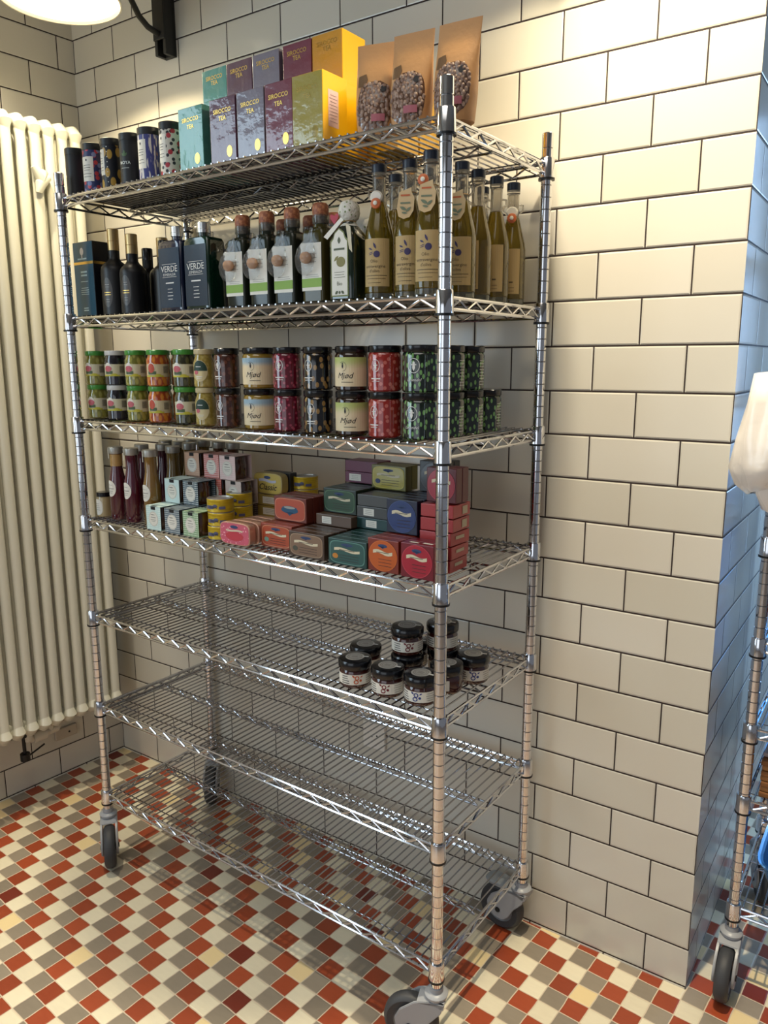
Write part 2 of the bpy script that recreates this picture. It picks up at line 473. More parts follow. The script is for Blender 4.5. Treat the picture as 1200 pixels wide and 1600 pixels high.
def post_mesh(z0, z1):
    prof = [(0, z0), (0.0127, z0)]
    z = z0+0.02
    while z < z1-0.012:
        prof += [(0.0127, z), (0.0114, z+.0005), (0.0114, z+.0021), (0.0127, z+.0026)]; z += 0.0254
    prof += [(0.0127, z1-.004), (0.0127, z1), (0.011, z1+.002), (0, z1+.002)]
    me = lathe(prof, 20, 'post', 0.5); me.materials.append(CHROME); me.materials.append(CHROME_D)
    for p in me.polygons:
        if 0.0100 < (p.center.x**2+p.center.y**2)**.5 < 0.01155 and p.center.z < z1-.01: p.material_index = 1
    return me
COLLAR = lathe([(0.0128, -.036), (0.0172, -.036), (0.0165, 0.004), (0.0155, 0.006), (0.0128, 0.006)], 24, 'collar', 0.5)
CRING = lathe([(0.0128, -.0405), (0.0180, -.0405), (0.0182, -.036), (0.0128, -.036)], 24, 'clamp_ring', 0.5)
GREYP = mat('grey_caster_plastic', '9A9CA0', 0.35); TYRE = mat('grey_rubber', '3A3B3E', 0.55); HUB = mat('hub_plastic', '7E8184', 0.4)
def wheelmesh(r, w):
    pr = [(r*0.62, -w/2), (r*0.80, -w/2), (r*0.86, -w/2-.001), (r*0.96, -w/2*0.8), (r, -w/2*0.35), (r, w/2*0.35), (r*0.96, w/2*0.8), (r*0.86, w/2+.001), (r*0.80, w/2), (r*0.62, w/2)]
    me = lathe(pr, 40, 'tyre', 0.7); return me
def caster(parent, loc, ang, brake=False, top=0.146):
    """swivel caster; its wheel trails towards angle ang"""
    c = bpy.data.objects.new('caster', None); COL.objects.link(c); c.parent = parent; c.location = loc; c.rotation_euler = (0, 0, ang)
    R_ = 0.0625; T_ = 0.056; W_ = 0.030
    obj('stem', lathe([(0, top-.012), (0.024, top-.012), (0.026, top-.004), (0.022, top), (0.0155, top+.002), (0.0150, top+.012), (0, top+.012)], 28), GREYP, c)
    # fork: crown over the swivel and two cheeks that reach the axle
    bm = bmesh.new()
    for s in (-1, 1):
        out = [(-0.022, top-.012), (0.012, top-.012), (0.045, top-.020), (0.078, 0.100), (0.090, 0.076), (0.086, 0.054), (0.066, 0.038), (0.044, 0.036), (0.026, 0.050), (0.010, 0.080), (-0.014, 0.108)]
        y0, y1 = s*0.0185, s*0.0245
        A = [bm.verts.new((x, y0, z)) for x, z in out]; B = [bm.verts.new((x, y1, z)) for x, z in out]
        n = len(out)
        bm.faces.new(A); bm.faces.new(list(reversed(B)))
        for k in range(n): bm.faces.new((A[k], A[(k+1) % n], B[(k+1) % n], B[k]))
    out = [(-0.022, top-.012), (0.012, top-.012), (0.040, top-.018), (0.040, top-.012-.009), (0.0, 0.127-.002), (-0.02, 0.118)]
    A = [bm.verts.new((x, -0.0245, z)) for x, z in out]; B = [bm.verts.new((x, 0.0245, z)) for x, z in out]
    bm.faces.new(A); bm.faces.new(list(reversed(B))); n = len(out)
    for k in range(n): bm.faces.new((A[k], A[(k+1) % n], B[(k+1) % n], B[k]))
    bmesh.ops.recalc_face_normals(bm, faces=bm.faces)
    bmesh.ops.bevel(bm, geom=bm.edges[:], offset=0.0022, segments=2, affect='EDGES', clamp_overlap=True)
    me = bpy.data.meshes.new('fork'); bm.to_mesh(me); bm.free()
    for p in me.polygons: p.use_smooth = True
    me.set_sharp_from_angle(angle=0.9)
    obj('fork', me, GREYP, c)
    wh = obj('wheel', wheelmesh(R_, W_), TYRE, c, (T_, 0, R_)); wh.rotation_euler = (PI/2, 0, 0)
    hb = obj('wheel_hub', lathe([(0, -.0165), (0.010, -.0165), (0.012, -.0135), (0.036, -.0125), (0.0385, -.0145), (0.0395, -.014), (0.0395, .014), (0.0385, .0145), (0.036, .0125), (0.012, .0135), (0.010, .0165), (0, .0165)], 36), HUB, c, (T_, 0, R_)); hb.rotation_euler = (PI/2, 0, 0)
    ax = obj('axle_bolt', lathe([(0, -.027), (0.007, -.027), (0.007, .027), (0, .027)], 12), RUBRING, c, (T_, 0, R_)); ax.rotation_euler = (PI/2, 0, 0)
    if brake:
        obj('brake_pedal', loft([(0.128, .030, .022, 3, .062, 0), (0.131, .034, .026, 3, .064, 0), (0.137, .034, .027, 3, .068, 0), (0.141, .028, .022, 3, .070, 0)], 24), mat('clear_grey_plastic', '8E9498', 0.2, coat=0.4), c)
    return c
def rack(name, label, origin, rz, L, D, ztop, shelves, casters, group=None):
    t = thing(name, label, 'shelving', origin, rz, group)
    pm = post_mesh(0.135, ztop)
    for x in (0, L):
        for y in (0, D): obj('post', pm, None, t, (x, y, 0))
    sm = shelf_wires(L, D, False); em = shelf_wires(L, D, True)
    for z in shelves:
        s = obj('wire_shelf', sm, WIRE, t, (0, 0, z)); obj('edge_truss', em, CHROME, s)
        for x in (0, L):
            for y in (0, D):
                obj('collar', COLLAR, CHROME, s, (x, y, 0)); obj('clamp_ring', CRING, RUBRING, s, (x, y, 0))
    for x, y, a, b2 in casters: caster(t, (x, y, 0), a, b2)
    return t
rack('wire_shelving_rack', 'tall chrome wire shelving rack on casters filled with jars, bottles and tins', (*FL, 0), RA, LEN, DEP, 1.99, SZ[1:],
     [(0, 0, -0.62, False), (LEN, 0, PI+0.35, False), (LEN, DEP, PI-0.05, True), (0, DEP, -0.9, False)])
rack('wire_shelving_rack', 'second chrome wire rack cut off by the right edge behind the tiled corner', (0.078, 0.085, 0), 0.0, 1.188, 0.425, 1.95,
     [0.216, 0.500, 0.680, 0.888, 1.12, 1.42, 1.75], [(0, 0, -1.55, False), (1.188, 0, -1.2, False), (1.188, 0.425, -2, False), (0, 0.425, -1.2, False)])

# ============================================================ radiator
CREAM = mat('cream_radiator_enamel', 'E2E0D0', 0.22, coat=0.3)
rd = thing('column_radiator', 'tall cream column radiator on the left wall', 'radiator', (-2.1409, 0, 0))
rd.matrix_world = wl.matrix_world.copy()
# section: three tubes joined by a header at the top and the bottom; y is distance off the wall
def section():
    zb, zt = 0.292, 2.222; ps = []
    for y in (0.060, 0.100, 0.140):
        ps.append(([(0, y, zb), (0, y, zt)], 0.0165))
    hd = []
    for zc, s in ((zt, 1), (zb, -1)):
        pts = [(0, 0.058, zc-s*.03), (0, 0.054, zc-s*.008), (0, 0.066, zc+s*.004), (0, 0.1, zc+s*.008), (0, 0.134, zc+s*.004), (0, 0.146, zc-s*.008), (0, 0.142, zc-s*.03)]
        ps.append((pts, [0.0135, 0.0185, 0.0195, 0.0195, 0.0195, 0.0185, 0.0135]))
        ps.append(([(0, 0.1, zc-s*.06), (0, 0.1, zc)], 0.016))
        ps.append(([(-0.0228, 0.1, zc-s*.012), (0.0228, 0.1, zc-s*.012)], 0.019))
    return tubes(ps, 'radiator_section', 14)
sm = section()
for k in range(22): obj('radiator_section', sm, CREAM, rd, (0.104+0.0455*k, 0, 0))
obj('bracket', tubes([([(0.24, 0.01, 2.05), (0.24, 0.15, 2.05)], 0.010), ([(0.225, 0.158, 2.085), (0.24, 0.160, 2.06), (0.262, 0.162, 2.095)], [0.012, 0.015, 0.010]), ([(0.215, 0.160, 2.07), (0.245, 0.163, 2.045), (0.25, 0.16, 2.02)], [0.011, 0.016, 0.010])], n=12), CREAM, rd)
obj('bracket', tubes([([(0.95, 0.0, 0.35), (0.95, 0.14, 0.35)], 0.01), ([(0.95, 0.0, 2.1), (0.95, 0.14, 2.1)], 0.01)], n=10), CREAM, rd)
vw = mat('white_valve_enamel', 'CFC8B8', 0.3)
vv = obj('valve', tubes([([(0.42, 0.1, 0.27), (0.42, 0.1, 0.245), (0.40, 0.085, 0.232), (0.30, 0.075, 0.232)], 0.014), ([(0.40, 0.085, 0.232), (0.35, 0.08, 0.232)], 0.021), ([(0.30, 0.0, 0.232), (0.30, 0.075, 0.232)], 0.013), ([(0.33, .08, .255), (0.33, .08, .232)], 0.012)], n=14), vw, rd)
obj('valve_handle', tubes([([(0.435, 0.1, 0.26), (0.435, 0.1, 0.185)], [0.006, 0.006]), ([(0.435, 0.1, 0.195), (0.435, 0.1, 0.17)], 0.016), ([(0.435, 0.1, 0.255), (0.435, 0.1, 0.268)], 0.013), ([(0.425, 0.1, 0.18), (0.36, 0.09, 0.196)], 0.003)], n=12), mat('black_valve_plastic', '0C0C0E', 0.4), vv)
pl = tag(obj('wall_plate', box(0.085, 0.012, 0.042, (0, 0.006, 0), 0.004), mat('wall_plate_paint', 'B9AE9C', 0.35)), 'small cream cover plate with a screw on the left wall under the radiator', 'cover plate')
pl.matrix_world = wl.matrix_world @ Matrix.Translation((0.235, 0, 0.165))
obj('screw', lathe([(0.0035, 0), (0.0035, 0.002), (0, 0.002)], 12), RUBRING, pl, (-0.01, 0.012, 0)).rotation_euler = (-PI/2, 0, 0)
oc = thing('wall_socket', 'white wall socket plate on the back wall behind the lower shelves', 'socket', (-0.918, 0, 0.407))
obj('plate', box(0.078, 0.010, 0.082, (0, -0.005, 0), 0.003), mat('socket_plastic', 'E2DED6', 0.3), oc)
decal('socket_holes', [ell(-.006, -.002, .003, .003, 12), ell(.012, .003, .003, .003, 12)], flat(-0.0102), RUBRING, oc)

# ============================================================ wall lamp
BLK = mat('dark_lamp_metal', '33322F', 0.45, 0.3)
def wall_lamp(x, label, power):
    t = thing('wall_lamp', label, 'lamp', (x, 0, 0))
    obj('bracket', multi([(0.048, 0.012, 0.34, (0, -0.006, 2.575), 0.002), (0.012, 0.036, 0.34, (0.018, -0.024, 2.575), 0.002), (0.012, 0.036, 0.34, (-0.018, -0.024, 2.575), 0.002), (0.048, 0.006, 0.30, (0, -0.044, 2.595), 0.002)]), BLK, t)
    arm = [(0, -0.02, 2.462), (0, -0.055, 2.462), (0, -0.085, 2.468), (0, -0.115, 2.487), (0, -0.140, 2.522), (0, -0.158, 2.57), (0, -0.175, 2.64), (0, -0.205, 2.71), (0, -0.26, 2.76), (0, -0.32, 2.76), (0, -0.36, 2.72), (0, -0.372, 2.66), (0, -0.372, 2.60)]
    obj('arm', tubes([(arm, 0.0085)], n=12), BLK, t)
    sh = obj('lamp_shade', lathe([(0.152, 0.0), (0.156, 0.0), (0.156, 0.004), (0.150, 0.012), (0.125, 0.055), (0.085, 0.095), (0.045, 0.115), (0.035, 0.15), (0.030, 0.18), (0, 0.182), (0, 0.178), (0.026, 0.176), (0.031, 0.15), (0.040, 0.112), (0.080, 0.092), (0.120, 0.052), (0.147, 0.012), (0.152, 0.0)], 48), mat('cream_enamel_shade', 'D9D2BE', 0.4), t, (0, -0.372, 2.440))
    obj('diffuser', lathe([(0, -0.018), (0.06, -0.016), (0.11, -0.008), (0.146, 0.006), (0.147, 0.010), (0.10, 0.012), (0, 0.014)], 48), mat('glowing_diffuser', 'FFF4D8', 0.4, emit=((1.0, 0.86, 0.60), 4.0)), sh)
    l = bpy.data.lights.new('lamp_bulb', 'SPOT'); l.energy = power; l.color = (1.0, 0.84, 0.54); l.spot_size = math.radians(150); l.spot_blend = 0.12; l.shadow_soft_size = 0.045
    lo = bpy.data.objects.new('lamp_bulb', l); COL.objects.link(lo); lo.parent = t; lo.location = (0, -0.372, 2.414)
    return t
wall_lamp(-1.66, 'gooseneck wall lamp with glowing round shade at the upper left', 21)
wall_lamp(-0.33, 'second gooseneck wall lamp above the frame on the back wall', 13)

# ============================================================ goods
GOLD = mat('gold_foil', (0.80, 0.52, 0.14), 0.28, 1.0)
INK = mat('dark_print', '1E1C20', 0.5); WHT = mat('white_print', 'DAD8D2', 0.5); PAPER = mat('white_label_paper', 'DCD8CC', 0.55)
BLACKLID = mat('black_lid', '0D0E12', 0.22, coat=0.3)
Z = SZ

# ---------------- top shelf: six canisters
def canister(u, body, label, name_txt=None, patch=None, strip=None, r=0.0262, rot=0.35):
    t = thing('tea_canister', label, 'canister', P(u, 0.058, Z[1]+EPS), RA+rot, 'canisters on the top shelf')
    obj('tube', lathe([(0, 0), (r, 0), (r, 0.118), (0, 0.118)], 32), body, t)
    obj('lid', lathe([(r+.0003, 0.1085), (r+.0008, 0.109), (r+.0008, 0.125), (r-.001, 0.1262), (r-.003, 0.1245), (0, 0.1245)], 32), mat('matt_black_canister_lid', '1C1D1E', 0.4), t)
    if patch:
        x, z, w_, h_ = patch
        decal('label', [rect(x, z, w_, h_)], cylm(r), PAPER, t, 0.0003)
        decal('lettering', [rect(x, z+h_*.36, .004, .005)]+lines(x, z+h_*.15, w_*.6, 3, .006)+lines(x, z-h_*.2, w_*.7, 2, .007), cylm(r), INK, t, 0.0006)
    if name_txt:
        decal('lettering', [text(name_txt, 0.0, .052, .0105, bold=.01), rect(0, .043, .022, .0008)], cylm(r), mat('pale_print', 'C9D0CC', 0.5), t, 0.0004)
        decal('emblem', [leafp(0, .078, .014, .007, 1.57), leafp(-.004, .074, .011, .005, 2.2), leafp(.004, .074, .011, .005, 0.9)], cylm(r), mat('dull_green_print', '3F5A34', 0.5), t, 0.0004)
    if strip: decal('side_print', strip[0], cylm(r), strip[1], t, 0.0004)
    return t
BC = mat('matt_black_card', '191A1C', 0.45)
canister(-0.006, BC, 'plain black canister at the far left end of the top shelf', 'MOYA', rot=-0.75)
canister(0.072, mat('red_blue_floral_card', '2C3462', 0.4, pats=(('spots', 'B8404A', 60, .28, .36, 'UV'), ('spots', '7E86B0', 43, .2, .3, 'UV'))), 'canister with red and blue flower print and a white label', patch=(-.003, .062, .037, .060))
canister(0.150, mat('gold_leaf_card', '14171F', 0.4, pats=(('spots', 'B08C3C', 44, .27, .33, 'UV', (1, .6, 1)),)), 'black canister with gold leaves and a narrow white label', patch=(-.016, .068, .024, .062), strip=([ell(.004, .02+.012*k, .0014, .0014, 10) for k in range(8)], WHT))
canister(0.228, BC, 'plain black canister between the gold leaf one and the purple striped one', 'MOYA', rot=0.3)
canister(0.305, mat('purple_stripe_card', '3A3F7A', 0.4, pats=(('noise', 'C9C4BC', 1, .52, .56, 'UV', (130, 18, 1)), ('noise', 'B9803A', 1, .66, .7, 'UV', (70, 22, 1)))), 'canister with vertical purple and white streaks and a white label', patch=(-.010, .064, .030, .066), r=.0285)
canister(0.383, mat('red_grey_floral_card', 'C9C2B6', 0.4, pats=(('spots', '2A2A30', 75, .25, .33, 'UV'), ('spots', 'A8303A', 40, .2, .26, 'UV'))), 'canister with looping grey and red flower print next to the green tea carton', patch=(-.012, .066, .027, .062), r=.0265)

# ---------------- top shelf: tea cartons, wrapped in film
def carton(u, v, z, col, label, w_=0.082, d_=0.078, h_=0.1385, txt=True, side=None, badge=True):
    film = mat('tea_carton_'+col, col, 0.34, coat=1.0, bump=(22, 0.5, 0.0055))
    t = thing('tea_carton', label, 'tea carton', P(u, v, z+EPS), RA, 'tea cartons on the top shelf')
    if side:
        cb = obj('carton', box(w_, d_, h_, (0, d_/2, h_/2), 0.0012), mat('yellow_carton', 'DCA60C', 0.35, coat=0.5, bump=(40, .2, .001)), t)
        obj('front_panel', box(w_-.002, 0.0006, h_-.002, (0, -0.0003, h_/2)), film, t)
        if badge: decal('side_label', [rect(d_*.42, h_*.52, d_*.42, h_*.50)], sidem(w_/2), mat('mauve_label', 'C9A9A6', 0.5), t)
        if badge: decal('side_lettering', lines(d_*.42, h_*.70, d_*.34, 9, .0062, .0008), sidem(w_/2), mat('grey_print', '8A7A7C', 0.5), t, 0.0008)
    else:
        cb = obj('carton', box(w_, d_, h_, (0, d_/2, h_/2), 0.0015), film, t)
    if txt: decal('lettering', [text('SIROCCO', 0, h_*.775, .0128, bold=.012), text('TEA', 0, h_*.665, .0128, bold=.012)], flat(-0.0002), GOLD, t)
    if badge: decal('badge', [ell(w_*.24, .026, .0085, .012, 20)], flat(-0.0002), GOLD, t)
    return t
TEAL, PLUM, LAV, WINE, OLIVE = '4F8F82', '5E3A4A', '77707C', '703040', '9A8C38'
fr = [(0.4865, TEAL, 'pale teal tea carton in the front row'), (0.592, PLUM, 'dark plum tea carton in the front row beside the teal one'), (0.678, LAV, 'greyish lavender tea carton in the front row'), (0.7605, WINE, 'wine red tea carton in the front row'), (0.840, OLIVE, 'olive fronted tea carton with bright yellow side in the front row')]
for u, c, l in fr: carton(u, .03, Z[1], c, l, side=(c == OLIVE), w_=0.0815 if c != WINE else .077)
bk = [(0.480, TEAL, 'teal tea carton on the upper layer at the back'), (0.562, PLUM, 'dark plum tea carton on the upper layer at the back'), (0.646, LAV, 'lavender tea carton on the upper layer at the back'), (0.739, WINE, 'wine red tea carton on the upper layer at the back'), (0.824, 'C08A22', 'ochre fronted carton with yellow side, upper layer at the back')]
for u, c, l in bk:
    carton(u, .115, Z[1]+.1395, c, l, side=(c == 'C08A22'), badge=False, h_=.103)
    carton(u+.004, .115, Z[1], c if c != 'C08A22' else 'C08A22', 'back row '+l.split(' tea')[0].split(' carton')[0].replace(' fronted','')+' carton in the lower layer, hidden by the front row', side=(c == 'C08A22'), txt=False, badge=False)
CB = mat('yellow_carton', 'DCA60C', 0.35)
for k, (u, v) in enumerate(((0.883, .205), (0.95, .15), (0.95, .235))):
    t = thing('tea_carton', ['bright yellow tea carton deep on the top shelf, seen through its wires', 'bright yellow tea carton behind the paper pouches', 'rearmost bright yellow tea carton on the top shelf'][k], 'tea carton', P(u-.0, v, Z[1]+EPS), RA, 'yellow cartons at the back of the top shelf')
    obj('carton', box(.058 if k else .06, .078, .1385, (0, .039, .06925), .0012), CB, t)
for u, v in [(.045+.0895*i, v) for i in range(5) for v in (.105, .1955, .286)]+[(.49+.0895*i, v) for i in range(4) for v in (.204, .2945)]:
    t = thing('flat_carton', 'dark carton lying flat deep on the top shelf, its underside seen through the wires', 'carton', P(u, v, Z[1]+EPS), RA, 'dark cartons at the back of the top shelf')
    obj('carton', box(.0885, .0885, .05, (0, .04425, .025), .0012), mat('dark_grey_carton', '2E2C2B', 0.6), t)

# ---------------- top shelf: kraft pouches with a window on the nuts
KRAFT = mat('kraft_paper', 'BE8E5E', 0.55, bump=(60, 0.5, 0.002))
def pouch(u, v, rot, label, lean=0.0):
    t = thing('nut_pouch', label, 'pouch', P(u, v, Z[1]+EPS), RA+rot, 'kraft pouches of nuts on the top shelf')
    H = 0.172; A = 0.041
    prof = [(0, .026), (.004, .029), (.03, .031), (.06, .029), (.09, .023), (.115, .014), (.135, .006), (.146, .0022), (.150, .0028), (.153, .0018), (H, .0012)]
    def bdep(z):
        for (z0, b0), (z1, b1) in zip(prof, prof[1:]):
            if z <= z1: return b0+(b1-b0)*(z-z0)/(z1-z0)
        return prof[-1][1]
    def aw(z): return A*(0.90+0.10*min(1, z/.05)+.04*z/H)
    def ldx(z): return lean*(z/H)**2
    rings = [(z, aw(z), b, 2.4, ldx(z), 0.0) for z, b in [(zz, bdep(zz)) for zz in [i*H/22 for i in range(23)]]]
    obj('bag', loft(rings, 40, 'bag', 1.0), KRAFT, t)
    def mp(x, z, off):
        q = max(0.0, 1-(abs(x)/aw(z))**2.4)
        return (x+ldx(z), -bdep(z)*q**(1/2.4)-off, z)
    mp.step = 0.006
    win = [ell(.004, .052, .030, .040, 32, 2.8)]
    # cut the window into rows so that it follows the belly of the bag
    sh = []
    for k in range(11):
        z0, z1 = .009+.0082*k, .009+.0082*(k+1)
        def hw(z): 
            q = max(0, 1-abs((z-.054)/.046)**2.8); return .034*q**(1/2.8)
        a, b2 = hw(z0), hw(z1)
        sh.append([(.002-a, z0), (.002+a, z0), (.002+b2, z1), (.002-b2, z1)])
    decal('window', sh, mp, mat('clear_film_over_nuts', '5A3E2E', 0.12, coat=1.0), t, 0.0005)
    vs, fs = [], []
    rnd = random.Random(int(u*1000)); pts = []
    for _ in range(1500):
        x, z = rnd.uniform(-.031, .034), rnd.uniform(.012, .096)
        if abs((x-.002)/.032)**2.8+abs((z-.054)/.043)**2.8 > 1 or any((x-a)**2+(z-b2)**2 < .0062**2 for a, b2 in pts): continue
        pts.append((x, z))
    for x, z in pts:
        c = Vector(mp(x, z, 0)); r = rnd.uniform(.0042, .0056); base = len(vs)
        for i in range(5):
            ph = PI*i/4
            for k in range(8):
                an = 2*PI*k/8; vs.append((c.x+r*math.sin(ph)*math.cos(an), c.y+r*.75*math.sin(ph)*math.sin(an)+.0012, c.z+r*1.15*math.cos(ph)))
        for i in range(4):
            for k in range(8): fs.append((base+i*8+k, base+(i+1)*8+k, base+(i+1)*8+(k+1) % 8, base+i*8+(k+1) % 8))
    n_ = obj('nuts', mesh('nuts', vs, fs, None, True), mat('nut_shell', '7A5E50', 0.6, coat=.15, pats=(('noise', 'A88E7E', 120, .4, .65, 'Object'),)), t); n_['kind'] = 'stuff'
    decal('badge', [[(-.034, .092), (-.015, .090), (-.013, .104), (-.018, .116), (-.034, .113)]], mp, mat('brown_badge', '6B5138', 0.5), t, 0.0009)
    decal('badge', [ell(.021, .083, .006, .006, 14)], mp, INK, t, 0.0022)
    decal('pink_label', [rect(.014, .030, .026, .013)], mp, mat('pink_label', 'A8606A', 0.5), t, 0.0058)
    return t
pouch(0.985, .070, 0.28, 'leftmost kraft paper pouch of nuts beside the yellow carton', .004)
pouch(1.068, .068, 0.12, 'middle kraft paper pouch of nuts on the top shelf', .006)
pouch(1.160, .075, 0.10, 'kraft pouch of nuts behind the front right post top', .010)

# ---------------- second shelf
t = thing('gift_box', 'tall blue and black gift box with gold band at the left end', 'gift box', P(0.022, .040, Z[2]+EPS), RA)
obj('box', box(.088, .075, .195, (0, .0375, .0975), .0015), mat('black_gift_box', '14161C', 0.35), t)
decal('front_panel', [rect(-.0, .0975, .086, .193)], flat(0), mat('petrol_blue_print', '1C4A5E', 0.3, coat=.5), t)
decal('gold_band', [rect(0, .140, .0868, .007)], flat(0), GOLD, t, .0008)
decal('gold_band', [rect(.0375, .140, .074, .007)], sidem(.044), GOLD, t, .0004)
decal('emblem', [ell(-.004, .170, .008, .010, 16), rect(-.004, .158, .004, .01)], flat(0), WHT, t, .0008)
decal('lettering', [rect(-.004, .151, .040, .004)]+lines(-.0, .117, .032, 2, .009, .0045)+lines(0, .092, .034, 1, .006, .002)+lines(0, .075, .036, 4, .0055, .0016)+lines(0, .022, .024, 2, .006, .003), flat(0), mat('pale_blue_print', 'A9C2C6', .5), t, .0008)

MB = mat('matt_black_bottle', '0B0B0D', 0.38); BRASS = mat('brushed_brass_cap', (0.48, 0.34, 0.16), 0.35, 1.0)
def black_bottle(u, v, label, gold=True, rot=0.0, lab=True, s=1.0, hs=1.0):
    t = thing('oil_bottle', label, 'bottle', P(u, v, Z[2]+EPS), RA+rot, 'matt black oil bottles')
    r = .0370*s
    def hz(p): return [(a, b*hs) for a, b in p]
    obj('body', lathe(hz([(0, 0), (r-.002, 0), (r, .002), (r, .100), (r-.001, .108), (r-.004, .115), (r-.010, .121), (.018, .127), (.0145, .133), (.0145, .152), (0, .152)]), 32), MB, t)
    if gold: obj('cap', lathe(hz([(0, .151), (.0150, .151), (.0150, .172), (.0143, .1725), (.0150, .173), (.0150, .199), (.0135, .2005), (0, .2005)]), 28), BRASS, t)
    else: obj('cap', lathe([(0, .151), (.0148, .151), (.0148, .180), (.0135, .182), (0, .182)], 28), BLACKLID, t)
    if lab:
        decal('label', [ell(-.006, .058, .015, .038, 28)], cylm(r), mat('pewter_label', '4C4A48', 0.35, 0.5), t, .0003)
        decal('lettering', [rect(-.006, .052, .020, .0016), rect(-.006, .058, .020, .0016)], cylm(r), GOLD, t, .0006)
        decal('lettering', lines(-.006, .078, .014, 2, .006)+lines(-.006, .04, .012, 2, .006), cylm(r), mat('grey_print_2', '9A958C', .5), t, .0006)
    return t
black_bottle(.114, .072, 'matt black bottle with a brass cap beside the gift box', rot=.45, hs=1.11)
black_bottle(.204, .062, 'matt black bottle with a brass cap in front, second from the gift box', rot=.45, s=.94)
black_bottle(.133, .165, 'matt black bottle with a plain black cap behind the first brass capped one', gold=False, lab=False)
black_bottle(.152, .250, 'matt black bottle deep behind the pair of brass capped ones, cap hardly seen', lab=False)
black_bottle(.163, .330, 'rearmost matt black bottle on the second shelf', lab=False, gold=False)
black_bottle(.216, .150, 'matt black bottle with brass cap peeping up right behind the second one', lab=False)
black_bottle(.236, .232, 'matt black bottle with brass cap next to the first blue square bottle', lab=False)
black_bottle(.285, .100, 'matt black bottle without a visible cap in shadow left of the blue bottle', gold=False, lab=False, s=.8)

def square_bottle(u, v, body, label, face='3A4652', text_on=True, w_=.086, cap='silver'):
    t = thing('verde_oil_bottle', label, 'bottle', P(u, v, Z[2]+EPS), RA, 'square coloured glass oil bottles')
    t.name = 'square_oil_bottle'
    a, d = w_/2, .029
    B = mat('glossy_glass_'+body, body, 0.06, coat=1.0)
    obj('body', loft([(0, a-.003, d-.003, 7), (.003, a, d, 9), (.155, a, d, 9), (.163, a-.002, d-.002, 6), (.1665, a-.012, d-.008, 4), (.168, .016, .014, 2.5), (.1695, .013, .013, 2), (.178, .013, .013, 2)], 48), B, t)
    obj('cap', lathe([(0, .177), (.0155, .177), (.0158, .184), (.0150, .1845), (.0158, .185), (.0158, .199), (.014, .2005), (0, .2005)], 28), mat('silver_cap', (0.62, 0.62, 0.60), 0.25, 1.0), t)
    decal('front_label', [rect(0, .078, w_-.010, .140)], flat(-d-.0002), mat('sheer_label_'+face, face, 0.2, coat=.4), t)
    if text_on:
        decal('lettering', [text('VERDE', 0, .092, .0205, bold=.0), text('ESMERALDA', 0, .083, .0085), rect(0, .110, .052, .0009), rect(0, .080, .052, .0008)]+lines(0, .066, .034, 1, .01, .003)+lines(0, .052, .022, 4, .008, .0013), flat(-d-.0002), WHT, t, .0009)
    return t
square_bottle(.387, .059, '0C1430', 'cobalt blue square bottle, left of the two with white lettering', face='24384C')
square_bottle(.482, .059, '06281C', 'square bottle with green glass shoulders and white lettering', face='22303E')
square_bottle(.515, .128+.029, '2A0A12', 'square bottle with wine red shoulders left of the cork topped ones', face='4A484C', text_on=False)
square_bottle(.385, .160, '06281C', 'green glass square bottle standing behind the blue and green pair', text_on=False)
square_bottle(.455, .235, '2A0A12', 'wine red square bottle in the second row', text_on=False)

